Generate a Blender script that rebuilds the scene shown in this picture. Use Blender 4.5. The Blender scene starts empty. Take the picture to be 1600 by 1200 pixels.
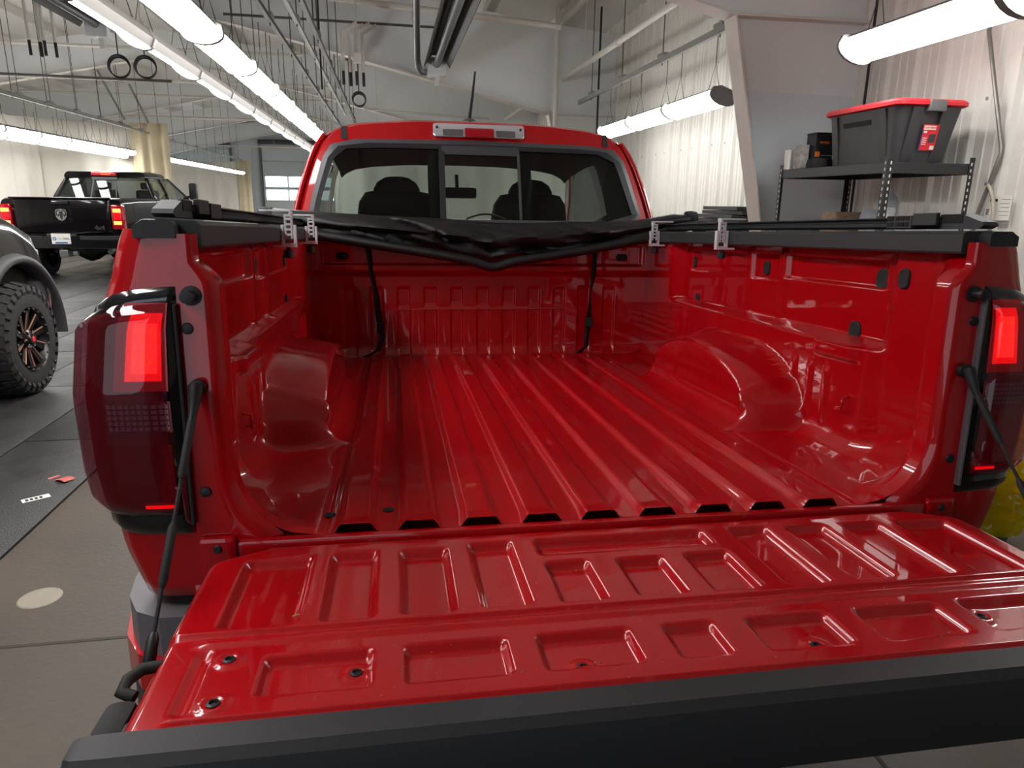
import bpy, bmesh, math, random
import numpy as np
from mathutils import Matrix, Vector
random.seed(7); rng = np.random.default_rng(7)
SC = bpy.context.scene; COL = SC.collection
# ------------------------------------------------------------------ camera, world, exposure
cam_d = bpy.data.cameras.new('camera'); cam = bpy.data.objects.new('camera', cam_d); COL.objects.link(cam)
cam_d.sensor_width = 36.0; cam_d.sensor_fit = 'HORIZONTAL'; cam_d.lens = 36.0 * 1095.36 / 1600.0
cam_d.clip_start = 0.02; cam_d.clip_end = 200
yaw, pitch, roll = 0.171021, 0.255086, 0.012217
fw = Vector((math.sin(yaw) * math.cos(pitch), math.cos(yaw) * math.cos(pitch), -math.sin(pitch)))
rt = Vector((math.cos(yaw), -math.sin(yaw), 0)); up = rt.cross(fw)
r2 = rt * math.cos(roll) + up * math.sin(roll); u2 = -rt * math.sin(roll) + up * math.cos(roll)
CAMLOC = Vector((-0.3801, -1.182, 1.4802))
cam.matrix_world = Matrix(((r2.x, u2.x, -fw.x, CAMLOC.x), (r2.y, u2.y, -fw.y, CAMLOC.y), (r2.z, u2.z, -fw.z, CAMLOC.z), (0, 0, 0, 1)))
SC.camera = cam
w = bpy.data.worlds.new('world'); SC.world = w; w.use_nodes = True
w.node_tree.nodes['Background'].inputs[0].default_value = (0.80, 0.91, 1.0, 1)
w.node_tree.nodes['Background'].inputs[1].default_value = 1.1
SC.view_settings.view_transform = 'Standard'; SC.view_settings.look = 'None'
SC.view_settings.gamma = 1.0; SC.view_settings.use_curve_mapping = False
SC.view_settings.exposure = 0.28
LIGHT = 17.0          # glow of the strip-light diffusers
SC.cycles.use_denoising = True
SC.cycles.max_bounces = 8; SC.cycles.transparent_max_bounces = 12; SC.cycles.sample_clamp_indirect = 6.0
SC.cycles.caustics_reflective = False; SC.cycles.caustics_refractive = False
# ------------------------------------------------------------------ materials
def lin(c):
    return tuple((v / 12.92 if v <= .04045 else ((v + .055) / 1.055) ** 2.4) for v in c)
def rgb(r, g, b): return lin((r / 255, g / 255, b / 255))
MATS = {}
def mat(name, col, rough=.5, metal=0., coat=0., spec=.5, vary=0., vscale=8., bump=0., bscale=60., emit=None, estr=0., stretch=None, vary_col=None, rvary=0.):
    m = bpy.data.materials.new(name); m.use_nodes = True; nt = m.node_tree; b = nt.nodes['Principled BSDF']
    b.inputs['Base Color'].default_value = (*col, 1); b.inputs['Roughness'].default_value = rough
    b.inputs['Metallic'].default_value = metal; b.inputs['Coat Weight'].default_value = coat; b.inputs['Coat Roughness'].default_value = .03
    b.inputs['Specular IOR Level'].default_value = spec
    if emit: b.inputs['Emission Color'].default_value = (*emit, 1); b.inputs['Emission Strength'].default_value = estr
    tc = nt.nodes.new('ShaderNodeTexCoord'); mp = nt.nodes.new('ShaderNodeMapping'); nt.links.new(tc.outputs['Object'], mp.inputs[0])
    if stretch: mp.inputs['Scale'].default_value = stretch
    if vary or rvary:
        n = nt.nodes.new('ShaderNodeTexNoise'); n.inputs['Scale'].default_value = vscale; n.inputs['Detail'].default_value = 6; n.inputs['Roughness'].default_value = .65
        nt.links.new(mp.outputs[0], n.inputs['Vector'])
        if vary:
            cr = nt.nodes.new('ShaderNodeValToRGB'); cr.color_ramp.elements[0].position = .3; cr.color_ramp.elements[1].position = .7
            c2 = vary_col or tuple(min(1, v * (1 + vary)) for v in col)
            c1 = col if vary_col else tuple(v * (1 - vary) for v in col)
            cr.color_ramp.elements[0].color = (*c1, 1); cr.color_ramp.elements[1].color = (*c2, 1)
            nt.links.new(n.outputs['Fac'], cr.inputs[0]); nt.links.new(cr.outputs[0], b.inputs['Base Color'])
        if rvary:
            mr = nt.nodes.new('ShaderNodeMapRange'); mr.inputs['From Min'].default_value = .3; mr.inputs['From Max'].default_value = .7
            mr.inputs['To Min'].default_value = max(0, rough - rvary); mr.inputs['To Max'].default_value = rough + rvary
            nt.links.new(n.outputs['Fac'], mr.inputs[0]); nt.links.new(mr.outputs[0], b.inputs['Roughness'])
    if bump:
        n2 = nt.nodes.new('ShaderNodeTexNoise'); n2.inputs['Scale'].default_value = bscale; n2.inputs['Detail'].default_value = 4
        nt.links.new(mp.outputs[0], n2.inputs['Vector'])
        bp = nt.nodes.new('ShaderNodeBump'); bp.inputs['Strength'].default_value = bump; bp.inputs['Distance'].default_value = .01
        nt.links.new(n2.outputs['Fac'], bp.inputs['Height']); nt.links.new(bp.outputs[0], b.inputs['Normal'])
    MATS[name] = m; return m
def glass(name, tint, ior=1.5, rough=0.):
    m = bpy.data.materials.new(name); m.use_nodes = True; nt = m.node_tree; nt.nodes.remove(nt.nodes['Principled BSDF'])
    out = nt.nodes['Material Output']; t = nt.nodes.new('ShaderNodeBsdfTransparent'); t.inputs[0].default_value = (*tint, 1)
    g = nt.nodes.new('ShaderNodeBsdfGlossy'); g.inputs['Roughness'].default_value = rough; g.inputs[0].default_value = (1, 1, 1, 1)
    f = nt.nodes.new('ShaderNodeFresnel'); ge = nt.nodes.new('ShaderNodeNewGeometry'); mi = nt.nodes.new('ShaderNodeMapRange'); mi.inputs['To Min'].default_value = ior; mi.inputs['To Max'].default_value = 1 / ior; nt.links.new(ge.outputs['Backfacing'], mi.inputs[0]); nt.links.new(mi.outputs[0], f.inputs[0]); x = nt.nodes.new('ShaderNodeMixShader')
    nt.links.new(f.outputs[0], x.inputs[0]); nt.links.new(t.outputs[0], x.inputs[1]); nt.links.new(g.outputs[0], x.inputs[2]); nt.links.new(x.outputs[0], out.inputs[0])
    MATS[name] = m; return m
def scuffed_paint(name, col, dust):
    """clear-coated paint with worn, dusty streaks running along the bed"""
    m = mat(name, col, .34, 0, 1.0, .15); nt = m.node_tree; b = nt.nodes['Principled BSDF']
    tc = nt.nodes.new('ShaderNodeTexCoord'); res = []
    for sc, s, lo, hi in (((1, .12, 1), 26, .54, .74), ((1, 1, 1), 7, .52, .72), ((1, .35, 1), 90, .62, .70)):
        mp = nt.nodes.new('ShaderNodeMapping'); mp.inputs['Scale'].default_value = sc; mp.inputs['Rotation'].default_value = (0, 0, .15 if s == 90 else 0)
        n = nt.nodes.new('ShaderNodeTexNoise'); n.inputs['Scale'].default_value = s; n.inputs['Detail'].default_value = 7; n.inputs['Roughness'].default_value = .7
        mr = nt.nodes.new('ShaderNodeMapRange'); mr.inputs['From Min'].default_value = lo; mr.inputs['From Max'].default_value = hi
        nt.links.new(tc.outputs['Object'], mp.inputs[0]); nt.links.new(mp.outputs[0], n.inputs['Vector']); nt.links.new(n.outputs['Fac'], mr.inputs[0]); res.append(mr.outputs[0])
    mu = nt.nodes.new('ShaderNodeMath'); mu.operation = 'MULTIPLY'; nt.links.new(res[0], mu.inputs[0]); nt.links.new(res[1], mu.inputs[1])
    ad = nt.nodes.new('ShaderNodeMath'); ad.operation = 'MULTIPLY_ADD'; nt.links.new(res[2], ad.inputs[0]); ad.inputs[1].default_value = .25; nt.links.new(mu.outputs[0], ad.inputs[2])
    k = nt.nodes.new('ShaderNodeMath'); k.operation = 'MULTIPLY'; k.use_clamp = True; nt.links.new(ad.outputs[0], k.inputs[0]); k.inputs[1].default_value = dust
    mx = nt.nodes.new('ShaderNodeMix'); mx.data_type = 'RGBA'; mx.inputs[6].default_value = (*col, 1); mx.inputs[7].default_value = (.42, .16, .15, 1)
    nt.links.new(k.outputs[0], mx.inputs[0]); nt.links.new(mx.outputs[2], b.inputs['Base Color'])
    cw = nt.nodes.new('ShaderNodeMath'); cw.operation = 'SUBTRACT'; cw.inputs[0].default_value = 1.0; cw.use_clamp = True; nt.links.new(k.outputs[0], cw.inputs[1]); nt.links.new(cw.outputs[0], b.inputs['Coat Weight'])
    MATS[name] = m; return m
RED = (.44, .0003, .004)
mat('red_paint', RED, .35, 0, 1.0, .15)
scuffed_paint('bed_paint', RED, 1.3)
scuffed_paint('gate_paint', RED, .8)
mat('black_plastic', rgb(48, 48, 50), .55, bump=.12, bscale=900, spec=.4)
mat('black_gloss', (.006, .006, .007), .12, 0, 1.0)
mat('black_paint', (.004, .003, .004), .22, 0, .5, .1)
mat('black_rubber', rgb(30, 30, 31), .75)
mat('black_metal', rgb(36, 36, 38), .45, .2)
mat('vinyl', rgb(15, 15, 16), .34, bump=.25, bscale=700, spec=.55)
mat('webbing', rgb(18, 18, 19), .8)
mat('pad_grey', rgb(98, 95, 99), .6, bump=.1, bscale=600)
mat('trim_grey', rgb(70, 71, 75), .5)
mat('clamp_silver', rgb(226, 223, 227), .4, .15)
mat('chrome', (.75, .75, .78), .08, 1.)
mat('steel', rgb(150, 150, 152), .35, .9)
mat('galv', rgb(120, 122, 122), .45, .7, vary=.2, vscale=20)
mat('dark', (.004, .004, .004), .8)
mat('interior', (.012, .012, .013), .7)
mat('headliner', (.05, .05, .05), .8)
mat('lamp_maroon', (.13, .006, .014), .15, emit=(1, .01, .02), estr=.02)
mat('lamp_housing', (.16, .02, .035), .25, emit=(1, .03, .06), estr=.015)  # slight emission stands in for bulb light caught inside the lamp
mat('lamp_red', (.5, .0, .005), .2, emit=(1, .005, .008), estr=1.0)
mat('lamp_red_core', (.6, .0, .005), .2, emit=(1, .02, .015), estr=2.2)
mat('lamp_red_dim', (.25, .003, .01), .15, emit=(1, .01, .015), estr=.09)
mat('lamp_hot', (.8, .03, .01), .2, emit=(1, .03, .01), estr=2.6)
mat('lamp_amber', (.8, .15, .02), .2, emit=(1, .30, .06), estr=3.)
mat('lamp_clear', rgb(150, 140, 145), .2)
mat('lens_red', (.35, .0, .01), .06, 0, 1.)
mat('lens_clear', rgb(205, 200, 205), .08, .35, 1.)
glass('lens_smoke', (.62, .34, .40), 1.5)
glass('tint_glass', (.34, .39, .37), 1.52)
glass('dark_glass', (.18, .20, .20), 1.52)
glass('clear_glass', (.88, .93, .92), 1.5)
mb = mat('bag_film', (.80, .66, .02), .18, 0, .5)
_t = mb.node_tree; _b = _t.nodes['Principled BSDF']; _tr = _t.nodes.new('ShaderNodeBsdfTransparent'); _tr.inputs[0].default_value = (1, .93, .25, 1); _tl = _t.nodes.new('ShaderNodeBsdfTranslucent'); _tl.inputs[0].default_value = (.9, .75, .03, 1)
_m1 = _t.nodes.new('ShaderNodeMixShader'); _m1.inputs[0].default_value = .4; _m2 = _t.nodes.new('ShaderNodeMixShader'); _m2.inputs[0].default_value = .38
_t.links.new(_b.outputs[0], _m1.inputs[1]); _t.links.new(_tl.outputs[0], _m1.inputs[2]); _t.links.new(_m1.outputs[0], _m2.inputs[1]); _t.links.new(_tr.outputs[0], _m2.inputs[2]); _t.links.new(_m2.outputs[0], _t.nodes['Material Output'].inputs[0])
mat('wall_white', rgb(214, 211, 203), .5, vary=.05, vscale=2)
mat('wall_cool', rgb(212, 219, 224), .6, vary=.03, vscale=2)
mat('frame_white', rgb(222, 224, 224), .55, vary=.04, vscale=1.5, bump=.05, bscale=25)
mat('flange_cream', rgb(208, 200, 192), .5, vary=.05, vscale=4)
mat('roof_white', rgb(208, 205, 198), .6, vary=.05, vscale=1.)
mat('pipe_white', rgb(205, 200, 192), .5, vary=.05, vscale=5)
mat('curtain_white', rgb(222, 218, 208), .8, vary=.07, vscale=1.2)
mat('curtain_cream', rgb(218, 205, 172), .75, vary=.08, vscale=2)
mat('fixture_grey', rgb(96, 92, 88), .5)
mat('diffuser', (.9, .9, .9), .4, emit=(1., .985, .965), estr=LIGHT)
mat('diffuser_joint', rgb(120, 118, 115), .5)
mat('daylight_pane', (.9, .95, 1), .4, emit=(.86, .95, 1.), estr=5.)
mat('strut_dark', rgb(84, 82, 80), .5, .4)
mat('strut_grey', rgb(138, 137, 134), .5, .4)
mat('wire', rgb(70, 66, 62), .5, .4)
mat('concrete', rgb(72, 63, 54), .62, vary=.30, vscale=2.2, bump=.18, bscale=45, rvary=.12)
mat('concrete_joint', rgb(52, 46, 40), .8)
mat('patch', rgb(140, 132, 118), .7, vary=.1)
mat('mat_rubber', rgb(45, 44, 44), .42, vary=.22, vscale=3, bump=.5, bscale=160, rvary=.12)
mat('paper_white', rgb(226, 224, 216), .7)
mat('paper_red', rgb(190, 92, 84), .7)
mat('ink', rgb(30, 30, 32), .7)
mat('blue_print', rgb(48, 96, 176), .6)
mat('tote_black', rgb(52, 52, 54), .45, bump=.05, bscale=300)
mat('tote_red', rgb(214, 32, 44), .4)
mat('tote_latch', rgb(96, 97, 99), .45)
mat('label_red', rgb(214, 30, 44), .5)
mat('label_blue', rgb(40, 60, 130), .5)
mat('orange_print', rgb(226, 120, 40), .6)
mat('box_grey', rgb(150, 146, 142), .7, vary=.4, vscale=25)
mat('box_tan', rgb(140, 118, 98), .8, vary=.3, vscale=30)
mat('bottle_grey', rgb(142, 148, 156), .35)
mat('bottle_label', rgb(205, 206, 204), .5, vary=.3, vscale=60)
mat('tyre', rgb(27, 26, 26), .75, vary=.25, vscale=20)
mat('rim_black', (.012, .011, .011), .25, .5)
mat('bronze', rgb(190, 140, 118), .3, .7)
mat('door_white', rgb(216, 224, 226), .5)
mat('door_seal', rgb(96, 96, 96), .6)
mat('dome_light', (.9, .6, .3), .4, emit=(1, .55, .2), estr=.7)
mat('hose', rgb(176, 168, 148), .5)
mat('conduit', rgb(132, 128, 122), .4, .5)
mat('dust_tan', rgb(170, 140, 90), .8)
# ------------------------------------------------------------------ geometry helpers
def ss(a, b, x):
    t = np.clip((np.asarray(x, float) - a) / (b - a), 0, 1); return t * t * (3 - 2 * t)
class MB:
    def __init__(self): self.v = []; self.f = []
    def add(self, v, f):
        o = len(self.v); self.v += [tuple(map(float, p)) for p in v]; self.f += [tuple(o + i for i in q) for q in f]; return self
    def box(self, lo, hi, bev=0., rot=None, c=None):
        lo = Vector(lo); hi = Vector(hi); ce = (lo + hi) / 2; s = hi - lo
        bm = bmesh.new(); bmesh.ops.create_cube(bm, size=1)
        bmesh.ops.scale(bm, vec=s, verts=bm.verts)
        if bev > 0: bmesh.ops.bevel(bm, geom=bm.edges[:], offset=min(bev, min(s) * .45), segments=2, affect='EDGES', profile=.6)
        if rot is not None: bmesh.ops.rotate(bm, cent=(0, 0, 0), matrix=rot, verts=bm.verts)
        bmesh.ops.translate(bm, vec=ce, verts=bm.verts)
        bm.verts.index_update(); self.add([p.co for p in bm.verts], [[q.index for q in fc.verts] for fc in bm.faces]); bm.free(); return self
    def tube(self, path, r, n=8, cap=True):
        P = [Vector(p) for p in path]; R = r if hasattr(r, '__len__') else [r] * len(P); v = []; f = []
        prev = None
        for i, p in enumerate(P):
            d = (P[min(i + 1, len(P) - 1)] - P[max(i - 1, 0)]).normalized()
            if prev is None: a = d.orthogonal().normalized()
            else: a = (prev - d * prev.dot(d)).normalized()
            prev = a; b = d.cross(a)
            v += [p + (a * math.cos(2 * math.pi * k / n) + b * math.sin(2 * math.pi * k / n)) * R[i] for k in range(n)]
        for i in range(len(P) - 1):
            for k in range(n):
                f.append((i * n + k, i * n + (k + 1) % n, (i + 1) * n + (k + 1) % n, (i + 1) * n + k))
        if cap: f += [tuple(range(n))[::-1], tuple((len(P) - 1) * n + k for k in range(n))]
        return self.add(v, f)
    def lathe(self, prof, c, axis='X', n=24, s=1, cap=True):
        """prof: list of (axial, radius)"""
        v = []; f = []; c = Vector(c)
        for a, r in prof:
            for k in range(n):
                t = 2 * math.pi * k / n; q = (r * math.cos(t), r * math.sin(t)); a_ = a * s
                v.append(c + Vector({'X': (a_, q[0], q[1]), 'Y': (q[0], a_, q[1]), 'Z': (q[0], q[1], a_)}[axis]))
        for i in range(len(prof) - 1):
            for k in range(n): f.append((i * n + k, i * n + (k + 1) % n, (i + 1) * n + (k + 1) % n, (i + 1) * n + k))
        if cap: f += [tuple(range(n))[::-1], tuple((len(prof) - 1) * n + k for k in range(n))]
        return self.add(v, f)
    def prism(self, poly, axis, lo, hi):
        n = len(poly); v = []
        for h in (lo, hi):
            for a, b in poly: v.append({'X': (h, a, b), 'Y': (a, h, b), 'Z': (a, b, h)}[axis])
        f = [tuple(range(n))[::-1], tuple(range(n, 2 * n))] + [(i, (i + 1) % n, n + (i + 1) % n, n + i) for i in range(n)]
        return self.add(v, f)
    def grid(self, X, Y, Z, flip=False, closed=False):
        X, Y, Z = np.broadcast_arrays(X, Y, Z); a, b = X.shape
        v = np.stack([X, Y, Z], -1).reshape(-1, 3)
        f = []
        for i in range(a - 1):
            for j in range(b if closed else b - 1):
                q = (i * b + j, i * b + (j + 1) % b, (i + 1) * b + (j + 1) % b, (i + 1) * b + j)
                f.append(q[::-1] if flip else q)
        return self.add(v, f)
    def loft(self, rings, cap=True):
        n = len(rings[0]); v = [p for r in rings for p in r]; f = []
        for i in range(len(rings) - 1):
            for k in range(n): f.append((i * n + k, i * n + (k + 1) % n, (i + 1) * n + (k + 1) % n, (i + 1) * n + k))
        if cap: f += [tuple(range(n))[::-1], tuple((len(rings) - 1) * n + k for k in range(n))]
        return self.add(v, f)
    def build(self, name, m, parent=None, smooth=None, fix=True):
        me = bpy.data.meshes.new(name); me.from_pydata(self.v, [], self.f); me.update()
        if fix:
            bm = bmesh.new(); bm.from_mesh(me); bmesh.ops.recalc_face_normals(bm, faces=bm.faces); bm.to_mesh(me); bm.free()
        me.materials.append(MATS[m])
        if smooth is not None:
            me.polygons.foreach_set('use_smooth', [True] * len(me.polygons))
            if smooth < 180: me.set_sharp_from_angle(angle=math.radians(smooth))
        o = bpy.data.objects.new(name, me); COL.objects.link(o); o.parent = parent; return o
def tag(o, label=None, cat=None, group=None, kind=None):
    for k, v_ in (('label', label), ('category', cat), ('group', group), ('kind', kind)):
        if v_: o[k] = v_
    return o
def empty(name, loc=(0, 0, 0), rz=0, **kw):
    o = bpy.data.objects.new(name, None); COL.objects.link(o); o.location = loc; o.rotation_euler = (0, 0, rz); o.empty_display_size = .1; tag(o, **kw); return o
def copy_tree(o, parent=None):
    c = o.copy(); COL.objects.link(c); c.parent = parent
    for ch in list(o.children): copy_tree(ch, c)
    return c
def text(name, s, size, m, loc, ex, ey, parent=None, depth=.0006, bold=0., align='CENTER'):
    """raised flat lettering; ex, ey = writing and upward directions"""
    cu = bpy.data.curves.new(name, 'FONT'); cu.body = s; cu.size = size; cu.align_x = align; cu.align_y = 'CENTER'; cu.extrude = depth; cu.offset = bold; cu.resolution_u = 3
    t = bpy.data.objects.new(name + '_c', cu); COL.objects.link(t); dg = bpy.context.evaluated_depsgraph_get(); me = bpy.data.meshes.new_from_object(t.evaluated_get(dg))
    bpy.data.objects.remove(t); me.name = name; me.materials.clear(); me.materials.append(MATS[m])
    ex = Vector(ex).normalized(); ey = Vector(ey).normalized(); ez = ex.cross(ey)
    Mx = Matrix(((ex.x, ey.x, ez.x, loc[0]), (ex.y, ey.y, ez.y, loc[1]), (ex.z, ey.z, ez.z, loc[2]), (0, 0, 0, 1))); me.transform(Mx)
    o = bpy.data.objects.new(name, me); COL.objects.link(o); o.parent = parent; return o
def struct(o, label=None): return tag(o, kind='structure', label=label)
def rect_loop(x0, x1, y0, y1, r, n=5):
    out = []
    for cx, cy, a0 in ((x1 - r, y1 - r, 0), (x0 + r, y1 - r, 90), (x0 + r, y0 + r, 180), (x1 - r, y0 + r, 270)):
        for k in range(n): a = math.radians(a0 + 90 * k / (n - 1)); out.append((cx + r * math.cos(a), cy + r * math.sin(a)))
    return out
# ------------------------------------------------------------------ building shell
XR, XL, YB, YF, XRIDGE, ZE, ZRG = 3.40, -14.4, 37.6, -7.0, -5.5, 4.30, 5.37
floor = struct(MB().box((XL, YF, -.2), (XR + .1, YB, 0)).build('floor', 'concrete'))
for (x0, x1, y0, y1) in ((-2.1, XR, 1.135, 1.15), (-1.98, XR, 7.2, 7.215), (.9, .912, YF, 20)):
    MB().box((x0, y0, -.01), (x1, y1, .0015)).build('expansion_joint', 'concrete_joint', floor)
o = MB().lathe([(0, .0), (0, .075), (.0025, .07), (.0025, 0.)], (-1.735, 1.455, 0), 'Z', 20).build('filler_patch', 'patch', floor)
o.scale = (1, 1, 1)
# interlocking rubber floor tiles on the left
mt = MB().box((0, 0, 0), (.608, 1.824, .014), .004).build('mat_tile', 'mat_rubber', floor, 30)
spots = []
for i in range(13):
    for j in range(9):
        x = -2.02 - .618 * (i + 1); y = 1.96 - 3.2 * (i > 0) * .28 + 1.836 * j + (.0 if i % 2 else -.45)
        spots.append((x, y))
for k, (x, y) in enumerate(spots):
    t = mt if k == 0 else mt.copy()
    if k: COL.objects.link(t)
    t.location = (x, y, .001)
# right wall, ribbed steel panels
def rib_profile():
    p = [(0, 0)]
    for k in range(3):
        b = .02 + .305 * k
        p += [(b, 0), (b + .02, -.032), (b + .055, -.032), (b + .075, 0), (b + .135, 0), (b + .14, -.007), (b + .155, -.007), (b + .16, 0), (b + .215, 0), (b + .22, -.007), (b + .235, -.007), (b + .24, 0)]
    return p + [(.914, 0)]
wall_right = struct(MB().box((XR + .02, YF, 0), (XR + .12, YB, ZE + .3)).build('wall_right', 'wall_white'))
pr = np.array(rib_profile()); hz = np.array([0., 1.1, 2.2, 3.3, ZE + .2])
pb = MB().grid(pr[None, :, 1] + 0 * hz[:, None], pr[None, :, 0] + 0 * hz[:, None], hz[:, None] + 0 * pr[None, :, 0]).build('wall_panel', 'wall_white', wall_right)
for k in range(48):
    t = pb if k == 0 else pb.copy()
    if k: COL.objects.link(t)
    t.location = (XR, YF + .914 * k, 0)
sc = MB().lathe([(0, .011), (-.004, .011), (-.006, .007)], (0, 0, 0), 'X', 8).build('screw', 'steel', wall_right)
k = 0
for z in (2.15, 3.05):
    for y in np.arange(1.2, 12, .305):
        t = sc if k == 0 else sc.copy()
        if k: COL.objects.link(t)
        t.location = (XR - .002, y + .03 * (k % 3), z); k += 1
struct(MB().box((XL - .1, YF, 0), (XL, YB, ZE + .3)).build('wall_left', 'wall_white'))
struct(MB().prism([(XL, 0), (XL, 5.6), (XR, 5.6), (XR, 0), (-1.2, 0), (-1.2, 4.0), (-8.5, 4.0), (-8.5, 0)], 'Y', YF - .1, YF).build('wall_front', 'wall_white'))   # wide door opening to the yard behind the viewer
wall_back = struct(MB().box((XL, YB, 0), (XR, YB + .1, 5.6)).build('wall_back', 'wall_cool'))
for k in range(19):
    MB().box((XL + .9 * k, YB - .03, 0), (XL + .9 * k + .06, YB + .01, 5.3)).build('panel_rib', 'wall_cool', wall_back)
ceiling = empty('ceiling', (XRIDGE, 10, ZRG)); struct(ceiling)
def roofz(x): return ZE + .12 * (XR - x) if x > XRIDGE else ZE + .12 * (x - XL)
ceiling.location = (0, 0, 0)
for a, b in ((XR + .1, XRIDGE), (XRIDGE, XL - .1)):
    MB().add([(a, YF, roofz(min(max(a, XL), XR))), (b, YF, roofz(max(b, XL))), (b, YB, roofz(max(b, XL))), (a, YB, roofz(min(max(a, XL), XR))),
              (a, YF, roofz(min(max(a, XL), XR)) + .1), (b, YF, roofz(max(b, XL)) + .1), (b, YB, roofz(max(b, XL)) + .1), (a, YB, roofz(min(max(a, XL), XR)) + .1)],
             [(0, 1, 2, 3), (4, 5, 6, 7), (0, 1, 5, 4), (1, 2, 6, 5), (2, 3, 7, 6), (3, 0, 4, 7)]).build('roof_deck', 'roof_white', ceiling)
pu = MB().prism([(0, -.2), (.06, -.2), (.06, -.185), (.012, -.185), (.012, 0), (0, 0)], 'Y', YF, YB).build('purlin', 'roof_white', ceiling)
for k, x in enumerate(np.arange(2.4, XL, -1.25)):
    t = pu if k == 0 else pu.copy()
    if k: COL.objects.link(t)
    t.location = (x, 0, roofz(x))
def frame(y, split=False):
    f = empty('steel_frame', (0, y, 0)); struct(f)
    def half(sgn, nm):
        X = lambda x: x if sgn > 0 else 2 * XRIDGE - x
        lowm, upm = ('wall_cool', 'frame_white')
        if nm == 'r':
            MB().prism([(XR - .02, 0), (2.93, 0), (2.37, 2.35), (XR - .02, 2.33)], 'Y', -.01, .01).build('column_web', lowm if split else upm, f)
            MB().prism([(XR - .02, 2.33), (2.37, 2.35), (2.25, 2.87), (XR - .02, 2.87)], 'Y', -.01, .01).build('column_web', upm, f)
        else:
            MB().prism([(X(XR - .02), 0), (X(2.93), 0), (X(2.25), 2.87), (X(XR - .02), 2.87)], 'Y', -.01, .01).build('column_web', upm, f)
        MB().prism([(X(XR - .02), 2.87), (X(2.25), 2.87), (X(-1.9), 3.85), (X(XRIDGE), 4.6), (X(XRIDGE), roofz(XRIDGE) - .2), (X(XR - .02), ZE - .18)], 'Y', -.012, .012).build('rafter_web', 'frame_white', f)
        def flange(p, q, t, m, n_):
            d = Vector((q[0] - p[0], 0, q[1] - p[1])); L = d.length; a = math.atan2(d.z, d.x)
            b = MB().box((0, -.1, -t / 2), (L, .1, t / 2), .004).build(n_, m, f); b.location = (p[0], 0, p[1]); b.rotation_euler = (0, -a, 0)
        flange((X(2.93), 0), (X(2.25), 2.87), .016, 'flange_cream', 'column_flange')
        flange((X(2.25), 2.87), (X(-1.9), 3.85), .016, 'flange_cream', 'rafter_flange'); flange((X(-1.9), 3.85), (X(XRIDGE), 4.6), .016, 'flange_cream', 'rafter_flange')
        flange((X(2.25), 2.87), (X(XR - .02), 2.87), .02, 'flange_cream', 'stiffener')
    half(1, 'r'); half(-1, 'l'); return f
for k, y in enumerate((-2.1, 4.38, 10.9, 17.4, 23.9, 30.4, 36.4)): frame(y, True)
# far overhead doors with daylight panes
def overhead_door(name, x0, x1, h):
    d = empty(name, (0, YB - .06, 0)); struct(d); n = 6
    for k in range(n):
        z0, z1 = h * k / n, h * (k + 1) / n
        MB().box((x0, -.03, z0 + .01), (x1, .03, z1 - .01), .01).build('door_section', 'door_white', d)
        if k in (2, 3):
            m_ = 3
            for i in range(m_):
                a = x0 + .12 + (x1 - x0 - .24) / m_ * i; MB().box((a, -.045, z0 + .09), (a + (x1 - x0 - .24) / m_ - .1, -.03, z1 - .09)).build('pane', 'daylight_pane', d)
    for x in (x0 - .08, x1 + .08): MB().box((x - .05, -.09, 0), (x + .05, .02, h + .1)).build('door_track', 'galv', d)
    MB().tube([(x0 - .1, -.25, h + .25), (x1 + .1, -.25, h + .25)], .12, 10).build('torsion_tube', 'strut_dark', d)
    return d
overhead_door('door_1', -6.65, -3.0, 3.95); overhead_door('door_2', -12.0, -8.2, 3.8)
# ------------------------------------------------------------------ curtains
def curtain(path, z0, z1, amp, wl, m, label, group):
    P = [np.array(p) for p in path]; pts = []; L = 0
    for a, b in zip(P[:-1], P[1:]):
        d = b - a; l = np.linalg.norm(d); n = max(2, int(l / .05)); t = d / l; nr = np.array([-t[1], t[0]])
        for k in range(n):
            s = L + l * k / n; o_ = amp * (math.sin(2 * math.pi * s / wl) + .5 * math.sin(2 * math.pi * s / wl * 1.71 + 1) + .3 * math.sin(2 * math.pi * s / wl * .37 + 2))
            pts.append((a + d * k / n, nr, o_))
        L += l
    zs = np.linspace(0, 1, 9); X = np.array([[p[0] + n_[0] * o_ * (.45 + .55 * (1 - t)) for (p, n_, o_) in pts] for t in zs]); Y = np.array([[p[1] + n_[1] * o_ * (.45 + .55 * (1 - t)) for (p, n_, o_) in pts] for t in zs])
    Zt = np.array([[z0 + (z1 - z0) * t + (.04 * math.sin(k * .11) if t == 1 else 0) for k in range(len(pts))] for t in zs])
    ob = MB().grid(X, Y, Zt).build('curtain', m, None, 180)
    md = ob.modifiers.new('thick', 'SOLIDIFY'); md.thickness = .006
    tag(ob, label, 'curtain', group); return ob
curtain([(-9.2, 4.5), (-9.2, 19.5), (-6.85, 19.6)], .04, 3.35, .05, .9, 'curtain_white', 'long white curtain hanging behind the black pickup with glowing tail lights', 'shop curtains')
curtain([(-6.95, 19.45), (-6.0, 19.5)], .04, 3.3, .09, .3, 'curtain_cream', 'gathered cream curtain end hanging beyond the black pickup cab', 'shop curtains')
curtain([(-1.15, 9.6), (2.3, 9.6)], .04, 2.35, .06, .5, 'curtain_white', 'white curtain standing in front of the red truck, seen through its cab windows', 'shop curtains')
curtain([(-10.6, 33.), (-7.0, 33.)], .04, 3.0, .06, .7, 'curtain_white', 'distant white curtain under the far strip lights', 'shop curtains')
curtain([(-7.0, 32.9), (-6.35, 32.8)], .04, 3.05, .08, .3, 'curtain_cream', 'narrow gathered cream curtain end beside the far overhead door', 'shop curtains')
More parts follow.
